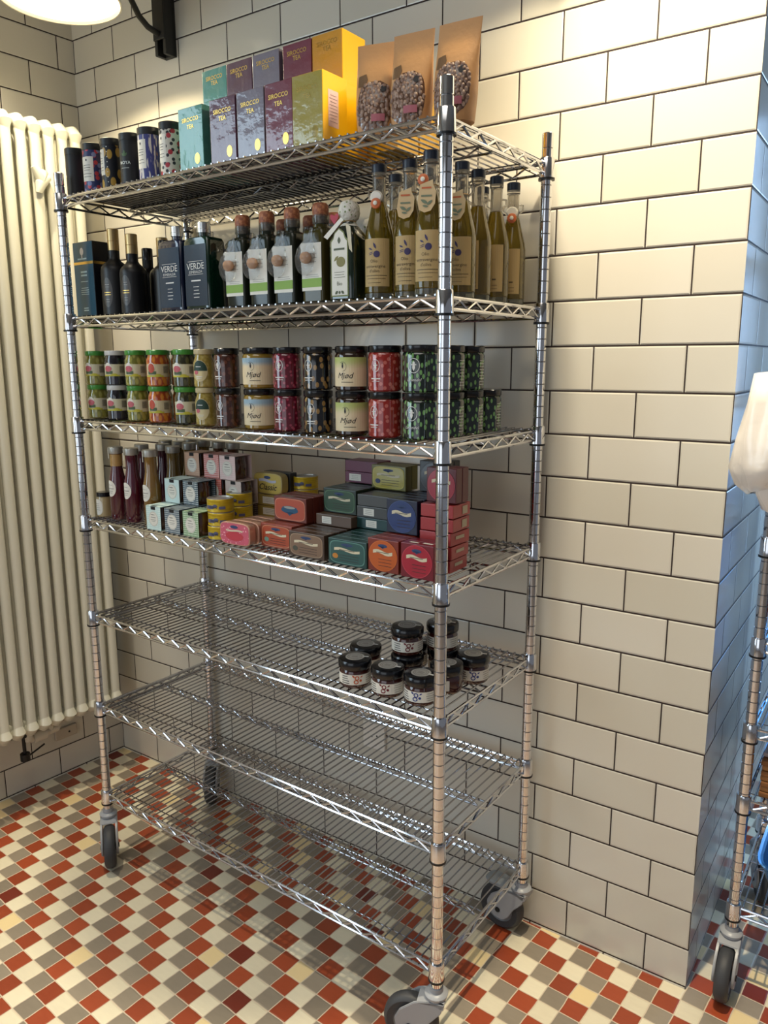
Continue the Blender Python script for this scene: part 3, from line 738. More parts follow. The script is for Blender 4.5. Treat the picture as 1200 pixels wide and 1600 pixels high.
CORK = mat('copper_brown_cork', '8A4E34', 0.5, pats=(('noise', 'B57850', 160, .45, .7, 'Object'),))
GLS = mat('clear_glass', (1, 1, 1), 0.02, trans=1.0, ior=1.45)
GREENBAND = mat('lime_label_band', '7FA23A', 0.5)
def cork_bottle(u, label, v=.03, packet=True, body='20241C', front=True):
    t = thing('cork_oil_bottle', label, 'bottle', P(u, v, Z[2]+EPS), RA, 'square bottles with round cork stoppers'); t.name = 'corked_oil_bottle'
    a = .0305
    obj('body', loft([(0, a-.003, a-.003, 6, 0, a), (.003, a, a, 8, 0, a), (.138, a, a, 8, 0, a), (.146, a-.002, a-.002, 6, 0, a), (.151, a-.010, a-.010, 4, 0, a), (.154, .016, .016, 2, 0, a), (.162, .015, .015, 2, 0, a)], 44), mat('dark_oil_glass_'+body, body, 0.12, coat=0.25, spec=.3), t)
    obj('neck', lathe([(.0155, .160), (.0175, .163), (.0175, .178), (.0165, .179), (.0150, .178), (.0150, .163), (.0155, .160)], 28), mat('thin_neck_glass', 'B8BCB4', 0.05, trans=.9), t, (0, a, 0))
    obj('stopper', lathe([(0, .160), (.0125, .160), (.0128, .172), (.0155, .176), (.0172, .180), (.0176, .190), (.0168, .198), (.0135, .2025), (0, .2035)], 28), CORK, t, (0, a, 0))
    if front:
        decal('label', [rect(-.001, .072, .054, .096)], flat(-.0002), PAPER, t)
        decal('label_band', [rect(-.001, .040, .054, .018)], flat(-.0002), GREENBAND, t, .0008)
        decal('lettering', lines(-.001, .098, .034, 3, .008)+lines(0, .056, .04, 2, .004, .0009), flat(-.0002), mat('soft_grey_print', '8E8C84', .5), t, .0008)
    if packet:
        pk = obj('packet', loft([(.056, .005, .001, 2.5, -.018, -.004), (.062, .018, .004, 2.5, -.014, -.007), (.072, .023, .009, 2.5, -.011, -.011), (.090, .025, .012, 2.3, -.009, -.013), (.108, .022, .011, 2.3, -.006, -.012), (.124, .013, .007, 2, -.003, -.008), (.138, .005, .003, 2, 0, -.004), (.150, .003, .002, 2, .002, -.003)], 20), mat('crinkled_clear_film', 'EEF0F2', 0.06, trans=.97, ior=1.06, spec=1.0, coat=.7, bump=(60, 1.0, .008)), t)
        obj('wooden_ball', lathe([(0, .0785), (.006, .0795), (.0105, .084), (.0125, .090), (.0105, .0965), (.006, .101), (0, .102)], 20), mat('tan_wood', 'B98A62', .6), pk, (-.009, -.010, 0))
    return t
cork_bottle(.612, 'corked bottle with white and lime label, first from the left of the four')
cork_bottle(.688, 'corked bottle with white and lime label, second of the four')
cork_bottle(.763, 'corked bottle with white and lime label, third of the four')
cork_bottle(.844, 'corked bottle with white and lime label beside the ornate green bottle', body='3A3414')
for k, (u, v) in enumerate(((.650, .125), (.733, .125), (.800, .130))):
    cork_bottle(u, ['corked bottle in the second row between the first two labels', 'corked bottle in the second row behind the second and third', 'corked bottle in the second row behind the fourth'][k], v, False, front=False)

# ornate green bottle with cloth cap
t = thing('green_oil_bottle', 'dark green bottle with white cloth cap, red heart and ornate olive label', 'bottle', P(.921, .060, Z[2]+EPS), RA)
obj('body', loft([(0, .030, .030, 5), (.004, .033, .033, 6), (.118, .033, .033, 6), (.135, .028, .028, 4), (.150, .017, .017, 2.4), (.158, .0135, .0135, 2), (.170, .013, .013, 2)], 40), mat('bottle_green_glass', '12241C', 0.05, coat=1.0), t)
GRN = mat('olive_print', '6E7430', .5)
lab = [(-.0225, .008), (.0225, .008), (.0225, .118), (.016, .124), (.012, .134), (0, .142), (-.012, .134), (-.016, .124), (-.0225, .118)]
decal('label', [lab], flat(-.0332), GRN, t, .0004)
decal('label_panel', [[(x*.90, z+(.0025 if z < .05 else -.0025)) for x, z in lab]], flat(-.0332), PAPER, t, .0010)
decal('emblem', [ell(.004, .076, .0115, .010, 22), leafp(-.008, .083, .016, .006, .7)], flat(-.0332), mat('olive_drawing', '7A7234', .5), t, .0014)
decal('lettering', [text('Bio', 0, .030, .011), rect(0, .101, .028, .004), leafp(0, .118, .014, .008, 1.57)]+lines(0, .056, .030, 3, .005, .0009)+[leafp(-.008, .016, .010, .006, .6), leafp(.008, .016, .010, .006, -.6), ell(0, .016, .003, .003, 10)], flat(-.0332), mat('dark_olive_print', '4A4E2C', .5), t, .0014)
cl = obj('cloth_cap', loft([(.148, .020, .020, 2), (.153, .016, .016, 2), (.158, .0125, .0125, 2), (.163, .019, .019, 2), (.174, .0225, .0225, 2), (.187, .0215, .0215, 2), (.196, .016, .016, 2), (.200, .006, .006, 2)], 30, 'cloth', 1.5), mat('white_printed_cloth', 'D8D4C8', .8, pats=(('spots', '7A8A5A', 110, .2, .28, 'Object'),), bump=(90, 1.0, .006)), t)
obj('cord', tubes([([(.0135*math.cos(a), .0135*math.sin(a), .158) for a in [2*PI*k/16 for k in range(16)]], .0012, True), ([(-.0135, 0, .158), (-.035, -.008, .150), (-.048, -.010, .152)], .0008)], n=6), mat('tan_cord', '9A7A4A', .7), t)
hp = [(0, -.011), (.010, .001), (.011, .007), (.007, .010), (0, .006), (-.007, .010), (-.011, .007), (-.010, .001)]
decal('heart_tag', [[(x-.021, z+.163) for x, z in hp]], flat(-.0225), mat('red_heart_paper', 'A81E34', .5), t)
decal('folded_tag', [[(-.040, .128), (-.030, .122), (.012, .156), (.006, .162)]], flat(-.034), PAPER, t, .001)
decal('folded_tag', [[(.018, .148), (.030, .142), (.034, .092), (.026, .100)]], flat(-.034), mat('cream_tag_paper', 'C9BFA4', .6), t, .001)
t = thing('cloth_capped_jar', 'small cloth topped bottle half hidden behind the ornate green one', 'bottle', P(.902, .160, Z[2]+EPS), RA)
obj('body', loft([(0, .024, .024, 4), (.110, .025, .025, 4), (.130, .016, .016, 2), (.150, .012, .012, 2)], 28), mat('bottle_green_glass', '12241C', 0.05), t)
obj('cloth_cap', loft([(.140, .018, .018, 2), (.146, .0125, .0125, 2), (.152, .018, .018, 2), (.166, .021, .021, 2), (.178, .014, .014, 2), (.181, .004, .004, 2)], 24, 'cloth', 1.5), mat('white_printed_cloth', 'D8D4C8', .8), t)

# olive oil bottles, clear glass with black caps
OIL = mat('green_gold_oil', (0.26, 0.18, 0.015), 0.03, trans=0.7, ior=1.38, coat=.6)
KL = mat('kraft_label', 'B59A68', 0.6)
NAVY = mat('navy_cap', '161E2E', .35)
def oil_bottle_proto():
    t = thing('clear_oil_bottle', 'x', 'bottle', (0, 0, 0), 0, 'x')
    r = .0300
    prof = [(r-.002, .012), (r, .014), (r, .118), (r-.002, .132), (r-.008, .155), (.0165, .178), (.0135, .188)]
    obj('oil', lathe([(0, .012)]+prof+[(0, .188)], 32), OIL, t)
    obj('base', lathe([(0, 0), (r-.003, 0), (r-.001, .002), (r-.001, .012), (0, .012)], 32), mat('thick_base_glass', 'B4B6A8', .04, trans=.9), t)
    obj('neck', lathe([(.0135, .188), (.0130, .200), (.0130, .236), (.0145, .238), (.0145, .244), (0, .244), (0, .240), (.0105, .236), (.0105, .200), (.011, .190), (0, .189)], 28), mat('neck_glass', 'D8D4CC', .04, trans=.92, ior=1.3), t)
    for s in (-1, 1): obj('neck_handle', tubes([([(s*.013, 0, .232-.018), (s*.021, 0, .212), (s*.0215, 0, .202), (s*.013, 0, .196)], .0022)], n=8), mat('neck_glass', 'D8D4CC', .04, trans=.92, ior=1.3), t)
    obj('cap', lathe([(0, .244), (.0142, .244), (.0146, .246), (.0146, .259), (.0132, .2605), (0, .2605)], 28), NAVY, t)
    m_ = cylm(r)
    lb = decal('label', [rect(0, .071, .058, .092)], m_, KL, t, .0004)
    VI = mat('violet_print', '3A3058', .5); BR = mat('brown_print', '55462E', .5)
    decal('emblem', [ell(.002, .087, .0065, .0065, 18), leafp(-.002, .103, .014, .0045, 2.0), leafp(-.011, .097, .010, .0035, 2.7)]+[leafp(-.010, .090-.003*k, .013, .0014, .25) for k in range(2)], m_, VI, lb, .0008)
    decal('lettering', [text('Olio', -.004, .071, .0085), text('extravergine', -.002, .061, .0085), text("d'oliva", -.003, .052, .0085), rect(0, .046, .046, .0012), rect(0, .040, .040, .0008), rect(-.004, .032, .028, .0008)], m_, BR, lb, .0008)
    return t
def tagged(o, kind):
    r = .0300
    if kind in ('tag', 'both'):
        tg = [(-.014, .196), (.010, .204), (.010, .196), (.016, .184), (.014, .162), (.006, .150), (-.006, .147), (-.016, .152), (-.019, .166), (-.016, .184)]
        k_ = decal('paper_tag', [tg], flat(-.0302), mat('buff_tag_paper', 'D0B488', .6), o, .001)
        decal('tag_print', [rect(-.002, .176, .020, .003), leafp(-.006, .166, .016, .006, -.5), leafp(.004, .164, .014, .005, .7), leafp(-.004, .158, .012, .004, -.2)], flat(-.0302), mat('grey_green_print', '6E7A62', .5), k_, .002)
        decal('tag_print', [rect(-.002, .190, .018, .003)], flat(-.0302), mat('orange_print', 'C06038', .5), k_, .002)
        obj('cord', tubes([([(.0142*math.cos(a), .0142*math.sin(a), .199) for a in [2*PI*k/14 for k in range(14)]], .0009, True), ([(0, -.014, .199), (0, -.031, .198)], .0008)], n=5), mat('tan_cord', '9A7A4A', .7), o)
    if kind in ('button', 'both'):
        dx = -.010 if kind == 'both' else 0
        b_ = obj('clay_button', loft([(-.003, .009, .009, 2), (0, .0105, .0105, 2), (.003, .0095, .0095, 2), (.0045, .006, .006, 2)], 24), mat('orange_clay', 'C4683C', .4), o, (dx, -.027 if kind == 'button' else -.024, .183 if kind == 'button' else .206)); b_.rotation_euler = (PI/2, 0, 0)
        obj('wax_dot', loft([(.003, .0045, .0045, 2), (.0065, .004, .004, 2), (.0075, .002, .002, 2)], 16), mat('white_wax', 'E4E0D4', .4), b_)
        if kind == 'button':
            b2 = obj('wax_seal', loft([(-.002, .011, .011, 2), (.001, .013, .012, 2), (.005, .010, .009, 2)], 20), mat('white_wax', 'E4E0D4', .4), o, (0, -.021, .196)); b2.rotation_euler = (PI/2, 0, 0)
proto = oil_bottle_proto()
Gp = 'clear olive oil bottles with navy caps'
spots_ = [(.990, .070, .25, 'button', 'olive oil bottle with clay button, leftmost of the kraft labelled ones'), (1.060, .076, .25, 'tag', 'olive oil bottle with long paper tag, in the middle of the front three'), (1.128, .045, .25, 'both', 'nearest olive oil bottle left of the front post with round paper tag'),
    (1.134, .150, .15, 'tag', 'olive oil bottle right behind the front post, second in the right column'), (1.128, .226, .4, None, 'olive oil bottle third from the front in the right column, label edge on'), (1.131, .301, .25, None, 'olive oil bottle with narrow label, last but one at the right'), (1.133, .377, .25, 'button', 'rearmost olive oil bottle in the right column beside the back post'),
    (.968, .159, .2, None, 'olive oil bottle in the second row behind the leftmost one'), (1.052, .160, .2, None, 'olive oil bottle in the second row behind the middle one'), (1.050, .300, .2, None, 'olive oil bottle of the inner column in the fourth row'), (1.058, .374, .2, None, 'olive oil bottle of the inner column in the back row')]
used = False
for u, v, rr_, kd, lb_ in spots_:
    if lb_.startswith('rearmost'): zz = 0
    o = dup(proto, P(u, v, Z[2]+EPS), RA+rr_+.12, lb_, Gp)
    if lb_.startswith(('rearmost olive', 'olive oil bottle with narrow', 'olive oil bottle third')):
        for c in kids(o):
            if c.name.startswith('label'):
                for g in kids(c): bpy.data.objects.remove(g)
                bpy.data.objects.remove(c)
        dx_ = .006 if 'third' not in lb_ else -.004
        nl = decal('label', [rect(dx_, .071, .030 if 'third' not in lb_ else .014, .096)], cylm(.0300), KL, o, .0004)
        decal('lettering', [rect(dx_-.004, .048, .008, .003)]+[rect(dx_-.003, .036-.007*q, .012, .001) for q in range(2)], cylm(.0300), mat('brown_print', '55462E', .5), nl, .0008)
    if kd: tagged(o, kd)
for c in kids(proto):
    for g in kids(c): bpy.data.objects.remove(g)
    bpy.data.objects.remove(c)
bpy.data.objects.remove(proto)

# ---------------- third shelf: two layers of jars
JH = 0.0925
def veg_jar(u, v, z, kind, label, group=None, decor=True, rot=.25):
    lidc, cont, c2, labc = kind
    t = thing('vegetable_jar', label, 'jar', P(u, v, z+EPS), RA+rot+.55, group or 'jars of pickles on the third shelf')
    r = .0285
    obj('glass', lathe([(0, 0), (r-.003, 0), (r, .003), (r, .066), (r-.003, .074), (r-.004, .080), (0, .080)], 30), mat('pickles_'+cont, cont, 0.08, coat=1.0, pats=(('spots', c2, 85, .25, .5, 'UV', (1, .55, 1)),)), t)
    obj('lid', lathe([(0, .0795), (r-.002, .0795), (r-.0012, .081), (r-.0012, .0905), (r-.003, .0920), (0, .0920)], 30), mat('lid_'+lidc, lidc, 0.3, coat=.5), t)
    if decor:
        wr = decal('label', [rect(0.006, .040, .072, .032)], cylm(r), mat('wrap_label_'+labc, labc, .5), t, .0003)
        RED = mat('pink_red_print', 'B85A62', .5)
        dsh = {'a': [ell(-.012, .044, .011, .008, 18)], 'b': [ell(-.012, .046, .009, .012, 18)]}['b' if c2 == 'C87A2A' else 'a']
        decal('print', [ell(-.012, .048, .010, .012, 20)], cylm(r), PAPER, wr, .0006)
        decal('print', dsh, cylm(r), RED if c2 != 'C87A2A' else mat('orange_red_print', 'B8482E', .5), wr, .0009)
        decal('print', [rect(-.010, .034, .022, .008)], cylm(r), mat('dark_green_print', '4A5A3A', .5), wr, .0009)
        decal('print', [rect(-.004, .026, .046, .004), leafp(.004, .028, .020, .007, .15)], cylm(r), mat('yellow_print', 'B9B13A', .5), wr, .0010)
        decal('barcode', [rect(.020+.0016*k, .042, .0008, .018) for k in range(9)], cylm(r), mat('barcode_print', '5A544C', .5), wr, .0009)
    return t
GK = {'olives': ('3E8A32', '6E6A2C', '8E8A40', 'C6BFA2'), 'black': ('C9C9C6', '17151A', '2A2630', 'C6BFA2'), 'pick': ('3E8A32', '6A6A2A', '9A9448', 'C9C4A4'), 'pepper': ('3E8A32', '9A3E1C', 'C87A2A', 'C8B894'), 'dark': ('3E8A32', '2E2E1C', '4E4C2C', 'C6C0A4')}
lay = [('olives', 'green lidded jar of green olives at the far left'), ('black', 'silver lidded jar of black olives'), ('pick', 'green lidded jar of pale pickles with a round pink print'), ('pepper', 'green lidded jar of orange and red peppers'), ('dark', 'green lidded jar of dark pickles beside the mustard')]
us = [.018, .108, .196, .286, .390]
for row_, (zz, wd) in enumerate(((Z[3], 'in the lower layer'), (Z[3]+JH, 'in the upper layer'))):
    for (k, l), u in zip(lay, us):
        veg_jar(u, .058, zz, GK[k], l+', '+wd, rot=.1+random.uniform(-.08, .08))
        veg_jar(u+.012, .128, zz, GK[k], l.split(' with')[0].split(' beside')[0].replace(' at the far left', '')+', second row, '+wd, decor=False, group='pickle jars in the second row')
def mustard(u, zz, wd):
    t = thing('mustard_jar', 'slim mustard jar with cream lid and oval green label, '+wd, 'jar', P(u, .052, zz+EPS), RA+.5)
    r = .0255
    obj('glass', lathe([(0, 0), (r-.003, 0), (r, .003), (r, .060), (r-.004, .072), (r-.006, .080), (0, .080)], 28), mat('mustard_glass', '8E7A34', .08, coat=1.0, pats=(('noise', 'A8934A', 70, .45, .6, 'Object'),)), t)
    obj('lid', lathe([(0, .0795), (r-.003, .0795), (r-.002, .081), (r-.002, .0905), (r-.004, .0920), (0, .0920)], 28), mat('cream_lid', 'BFB189', .35), t)
    lb = decal('label', [ell(-.003, .040, .020, .026, 26)], cylm(r), mat('cream_label', 'C8B98C', .5), t, .0003)
    decal('print', [[(x, max(z, .040)) for x, z in ell(-.003, .040, .019, .0245, 26)]], cylm(r), mat('deep_green_print', '1E3A2E', .5), lb, .0006)
    decal('print', [ell(-.012, .036, .006, .005, 14)], cylm(r), mat('pink_red_print', 'B85A62', .5), lb, .0009)
    decal('lettering', [rect(-.004, .026, .016, .0015), rect(-.004, .022, .012, .001), rect(-.006, .050, .014, .0016)], cylm(r), WHT, lb, .0009)
mustard(.470, Z[3], 'in the lower layer'); mustard(.470, Z[3]+JH, 'in the upper layer')

def printed_jar(u, v, z, style, label, r=.0325, rot=.0, group='printed jars of sweets on the third shelf', decor=True):
    t = thing('printed_jar', label, 'jar', P(u, v, z+EPS), RA+rot+.28, group)
    bm_, lid_, deco = style
    obj('jar_body', lathe([(0, 0), (r-.003, 0), (r, .003), (r, .072), (r-.002, .0775), (r-.004, .079), (0, .079)], 34), bm_, t)
    obj('lid', lathe([(0, .0785), (r-.001, .0785), (r, .080), (r, .0905), (r-.002, .0922), (0, .0922)], 34), lid_, t)
    if decor:
        a0 = -.010
        m_ = cylm(r)
        if deco == 'face':
            decal('emblem', ring(a0, .052, .0095, .0125, .0010)+[ell(a0, .056, .0022, .0030, 10), leafp(a0, .049, .013, .005, 1.57), rect(a0, .053, .010, .0018)], m_, WHT, t, .0004)
            decal('lettering', [rect(a0, .026, .022, .0022), rect(a0, .021, .018, .0012)], m_, WHT, t, .0004)
        if deco == 'lace':
            decal('emblem', ring(a0+.004, .052, .0125, .0145, .0012)+[ell(a0+.004, .057, .0026, .0034, 10), leafp(a0+.004, .049, .015, .006, 1.57), rect(a0+.004, .054, .011, .002)], m_, WHT, t, .0004)
            decal('lettering', [text('Lavendel', a0+.004, .022, .0085, shear=.3)], m_, WHT, t, .0004)
        if deco == 'side':
            decal('stripes', [rect(.024, .012+.0062*k, .016, .0009) for k in range(9)], m_, WHT, t, .0004)
        if deco in ('sky', 'lime'):
            lb = decal('label', [rect(0.002, .039, .094, .060)], m_, mat('label_'+deco, 'D8C7A4', .5, pats=((('gradient', '8FA9B8', 1, .048, .062, 'UV') if deco == 'sky' else ('gradient', 'A9B56A', 1, .042, .066, 'UV')),)), t, .0004)
            decal('emblem', [ell(-.008, .056, .0016, .002, 8), leafp(-.008, .051, .011, .004, 1.57)]+ring(-.008, .050, .009, .010, .0007, 18)[:11], m_, INK, lb, .0008)
            decal('lettering', [text('Mjød', -.004, .026, .017, shear=.35), rect(.002, .018, .026, .0010)], m_, INK, lb, .0008)
    return t
ST = {
 'brown': (mat('brown_printed_jar', '3E2018', .12, coat=.8, pats=(('spots', '5C3426', 70, .25, .35, 'UV'),)), BLACKLID, 'face'),
 'sky': (mat('honey_glass', '8A6E28', .1, coat=.8), BLACKLID, 'sky'),
 'crim': (mat('crimson_printed_jar', '5E0E22', .12, coat=.8, pats=(('spots', '9A3A4E', 80, .18, .27, 'UV'),)), BLACKLID, 'face'),
 'seed': (mat('seed_printed_jar', '0E0C0E', .12, coat=.8, pats=(('spots', '8A6A3A', 68, .24, .30, 'UV', (1, .7, 1)),)), BLACKLID, 'face'),
 'lime': (mat('brown_glass', '2A1A10', .1, coat=.8), BLACKLID, 'lime'),
 'red': (mat('red_printed_jar', '8E2620', .12, coat=.8, pats=(('spots', 'B8645A', 72, .22, .30, 'UV'),)), BLACKLID, 'face'),
 'leaf': (mat('leaf_printed_jar', '141F18', .12, coat=.8, pats=(('spots', '6E9A5A', 95, .24, .31, 'UV', (1.15, .6, 1), .5),)), BLACKLID, 'lace'),
 'leafside': (mat('leaf_printed_jar', '141F18', .12), BLACKLID, 'side')}
seq = [('brown', .548, .030, 'dark brown printed jar'), ('sky', .648, .0375, 'honey jar with blue and cream label'), ('crim', .741, .032, 'crimson printed jar'), ('seed', .832, .0325, 'black jar with tan seed print'), ('lime', .924, .0355, 'jar with lime and cream label'), ('red', 1.011, .0345, 'red printed jar'), ('leaf', 1.098, .0385, 'dark jar with green leaf print and white emblem')]
for li, (zz, wd) in enumerate(((Z[3], 'lower layer'), (Z[3]+JH+.001, 'upper layer'))):
    for k, u, r, l in seq:
        printed_jar(u, .024+r, zz, ST[k], l+', front row, '+wd, r, rot=.1+(-.15 if li == 0 and k in ('crim', 'leaf', 'red') else 0)+random.uniform(-.1, .1))
    for j_ in range(4 if li == 0 else 3):
        if j_: printed_jar(1.118, .052+.083*j_, zz, ST['leafside'], 'leaf printed jar in the right end column, %s, %s' % (['', 'just behind the front one', 'third from the front', 'last one at the back'][j_], wd), .0335, rot=.5, group='leaf printed jars running back along the right end')

# ---------------- fourth shelf
def small_jar():
    t = thing('spread_jar', 'small jar with dark lid and white label at the left end of the fourth shelf', 'jar', P(.030, .045, Z[4]+EPS), RA)
    r = .0215
    obj('glass', lathe([(0, 0), (r-.002, 0), (r, .002), (r, .050), (r-.003, .058), (0, .058)], 28), mat('beige_spread', 'A8946A', .1, coat=1), t)
    obj('lid', lathe([(0, .0575), (r-.001, .0575), (r-.001, .068), (r-.003, .0695), (0, .0695)], 28), BLACKLID, t)
    decal('label', [ell(-.003, .028, .018, .023, 24, 3)], cylm(r), PAPER, t)
    decal('lettering', lines(-.003, .038, .022, 4, .006, .0012), cylm(r), mat('soft_grey_print', '8E8C84', .5), t, .0009)
small_jar()
SILV = mat('pewter_lid', (0.45, 0.44, 0.40), .35, .8)
def sauce(u, v, col, label, front=True, half=False):
    t = thing('sauce_bottle', label, 'bottle', P(u, v, Z[4]+EPS), RA+.1, 'sauce bottles on the fourth shelf')
    r = .0235
    obj('glass', lathe([(0, 0), (r-.002, 0), (r, .003), (r, .100), (r-.001, .112), (r-.005, .130), (r-.0075, .145), (r-.0075, .165), (.0165, .182), (.0172, .186), (0, .186)], 30), mat('sauce_'+col, col, .07, coat=1), t)
    obj('lid', lathe([(0, .185), (.0195, .185), (.0200, .187), (.0200, .2015), (.0185, .2035), (0, .2035)], 28), SILV, t)
    if front:
        decal('label', [ell(-.004, .088, .018, .023, 28)], cylm(r), PAPER, t)
        decal('lettering', [rect(-.004, .098, .016, .001), rect(-.004, .088, .024, .0022), rect(-.004, .081, .018, .0012), rect(-.004, .076, .014, .0012)], cylm(r), mat('soft_grey_print', '8E8C84', .5), t, .0009)
        decal('seal_strip', [rect(-.010, .186, .006, .030)], cylm(.0203), PAPER, t, .0004)
        if half: obj('air_gap', lathe([(r-.0068, .150), (r-.0068, .166), (.0169, .1815), (.0169, .183)], 28), mat('tan_residue', 'A8844E', .2), t)
sauce(.100, .045, '4A1420', 'dark red sauce bottle with oval label, leftmost, tan neck', half=True)
sauce(.168, .045, '4A0E22', 'dark wine red sauce bottle, second from the left')
sauce(.243, .050, '7A5A26', 'mustard brown sauce bottle with oval label, third from the left')
sauce(.222, .142, '6A5428', 'mustard brown sauce bottle without label in the second row', False)
k_ = 0
for u, v, c in ((.108, .125, '4A1420'), (.150, .165, '3A0E1C'), (.070, .240, '4A1420'), (.130, .240, '6A5428'), (.190, .228, '6A5428'), (.100, .310, '4A1420'), (.165, .305, '6A5428'), (.236, .300, '4A3020'), (.290, .306, '4A3020')):
    sauce(u, v, c, 'unlabelled sauce bottle standing deeper on the fourth shelf behind the front ones', False)
def boxed(u, v, z, base, dots, label, nd=False, decor=True, dc='dots'):
    t = thing('sleeved_jar', label, 'jar in sleeve', P(u, v, z+EPS), RA, 'jars in patterned card sleeves')
    w_, h_ = .058, .0638
    pats = () if nd else (('dots', dots, 190, .30, .36, 'Object'),)
    slv = mat('sleeve_%s_%s' % (base, dots), base, .55, pats=pats)
    obj('sleeve', multi([(w_, .0010, h_, (0, .0005, h_/2)), (w_, .060, .0010, (0, .030, h_-.0005)), (w_, .060, .0010, (0, .030, .0005)), (w_, .0010, h_, (0, .0595, h_/2))]), slv, t)
    obj('jar', lathe([(0, .002), (.026, .002), (.028, .005), (.028, .045), (.026, .050), (.026, .060), (0, .0605)], 26), mat('dark_preserve', '4A2C16', .08, coat=1), t, (0, .030, 0))
    if decor:
        decal('label', [ell(0, .030, .019, .020, 26)], flat(0), PAPER, t)
        decal('lettering', ring(0, .030, .0175, .0185, .0006)+[rect(0, .034, .020, .0018), rect(0, .028, .022, .0012), rect(0, .024, .016, .001), leafp(-.002, .041, .020, .003, .0)], flat(0), mat('soft_grey_print', '8E8C84', .5), t, .0009)
        decal('window', [rect(0, .0585, .018, .0085)], flat(0), mat('black_cutout', '0A0A0C', .5), t)
        decal('window', [rect(0, .004, .018, .008)], topm(h_), mat('black_cutout', '0A0A0C', .5), t)
MINT, = ('BFD8D2',)
boxed(.307, .000, Z[4], 'B9D4CE', 'D8E4DE', 'jar in pale mint sleeve at the left of the bottom sleeved row')
boxed(.380, .001, Z[4], '4A5A66', 'BCC4C2', 'jar in slate blue dotted sleeve in the middle of the bottom row')
boxed(.449, .003, Z[4], '7A9A72', 'CFDCC4', 'jar in green dotted sleeve, right end of the bottom row')
for u in (.310, .385, .452): boxed(u, .068, Z[4], '4A5A66', 'BCC4C2', 'sleeved jar in the second row of the bottom layer', decor=False)
for u in (.330, .398, .466): boxed(u, .134, Z[4], '5A4A4A', 'BCB4B2', 'sleeved jar in the third row of the bottom layer', decor=False)
boxed(.313, .060, Z[4]+.0645, 'C4D8D4', 'C4D8D4', 'jar in plain pale mint sleeve, left in the middle layer', True)
boxed(.384, .062, Z[4]+.0645, '2E4450', 'C4CCCC', 'jar in dark slate dotted sleeve in the middle layer')
boxed(.330, .128, Z[4]+.0645, 'B8A092', 'B8A092', 'beige sleeved jar behind the mint one in the middle layer', True, False)
boxed(.400, .128, Z[4]+.0645, 'C0584A', 'D8A8A0', 'coral sleeved jar hidden behind the slate one in the middle layer')
boxed(.472, .130, Z[4]+.0645, 'C8B6AC', 'C8B6AC', 'jar in plain pinkish beige sleeve, right end of the middle layer', True)
boxed(.315, .130, Z[4]+.129, 'C09A82', 'C8A890', 'jar in tan sleeve, left on the topmost layer')
boxed(.392, .130, Z[4]+.129, 'C0685E', 'E0C8C4', 'jar in coral dotted sleeve, middle of the topmost layer')
boxed(.453, .130, Z[4]+.129, 'D8BCB8', 'E0CCC8', 'jar in pale pink sleeve, right on the topmost layer', dc='n')

YEL = mat('yellow_can_print', 'B89A1E', .35, .2, pats=(('noise', 'C8AA28', 1, .4, .6, 'UV', (30, 200, 1)),))
def can(u, v, z, label, front=True):
    t = thing('fish_can', label, 'can', P(u, v, z+EPS), RA+.35, 'round yellow cans on the fourth shelf')
    r, h_ = .0335, .0335
    obj('can_wall', lathe([(r-.0015, .001), (r, .003), (r-.0006, .005), (r-.0006, h_-.004), (r, h_-.002), (r-.0012, h_)], 34), YEL, t)
    obj('can_end', lathe([(0, 0), (r-.0015, 0), (r-.0012, .0015)], 34), SILV, t)
    obj('can_top', lathe([(r-.0004, h_-.0025), (r-.0012, h_+.0002), (r-.003, h_), (r-.0035, h_-.0025), (0, h_-.002)], 34), SILV, t)
    if front: decal('print', [rect(-.014, .014, .022, .009), rect(.020, .013, .016, .007), ell(.002, .017, .006, .0045, 14)], cylm(r), mat('blue_grey_print', '5A5A78', .5), t); decal('lettering', [text('classic', -.004, .012, .010, shear=.2)], cylm(r), INK, t, .0009)
for k in range(3): can(.518+(.002 if k == 1 else 0), .042, Z[4]+.0342*k, 'yellow can in the front stack, '+['at the bottom', 'in the middle', 'on top'][k])
for k in range(3): can(.496, .128, Z[4]+.0342*k, 'yellow can in the stack behind the first, '+['at the bottom', 'in the middle', 'on top'][k])
for k in range(4): can(.600, .270, Z[4]+.0342*k, 'yellow can in the rear stack behind the orange box, '+['at the bottom', 'second up', 'third up', 'on top'][k], k == 3)

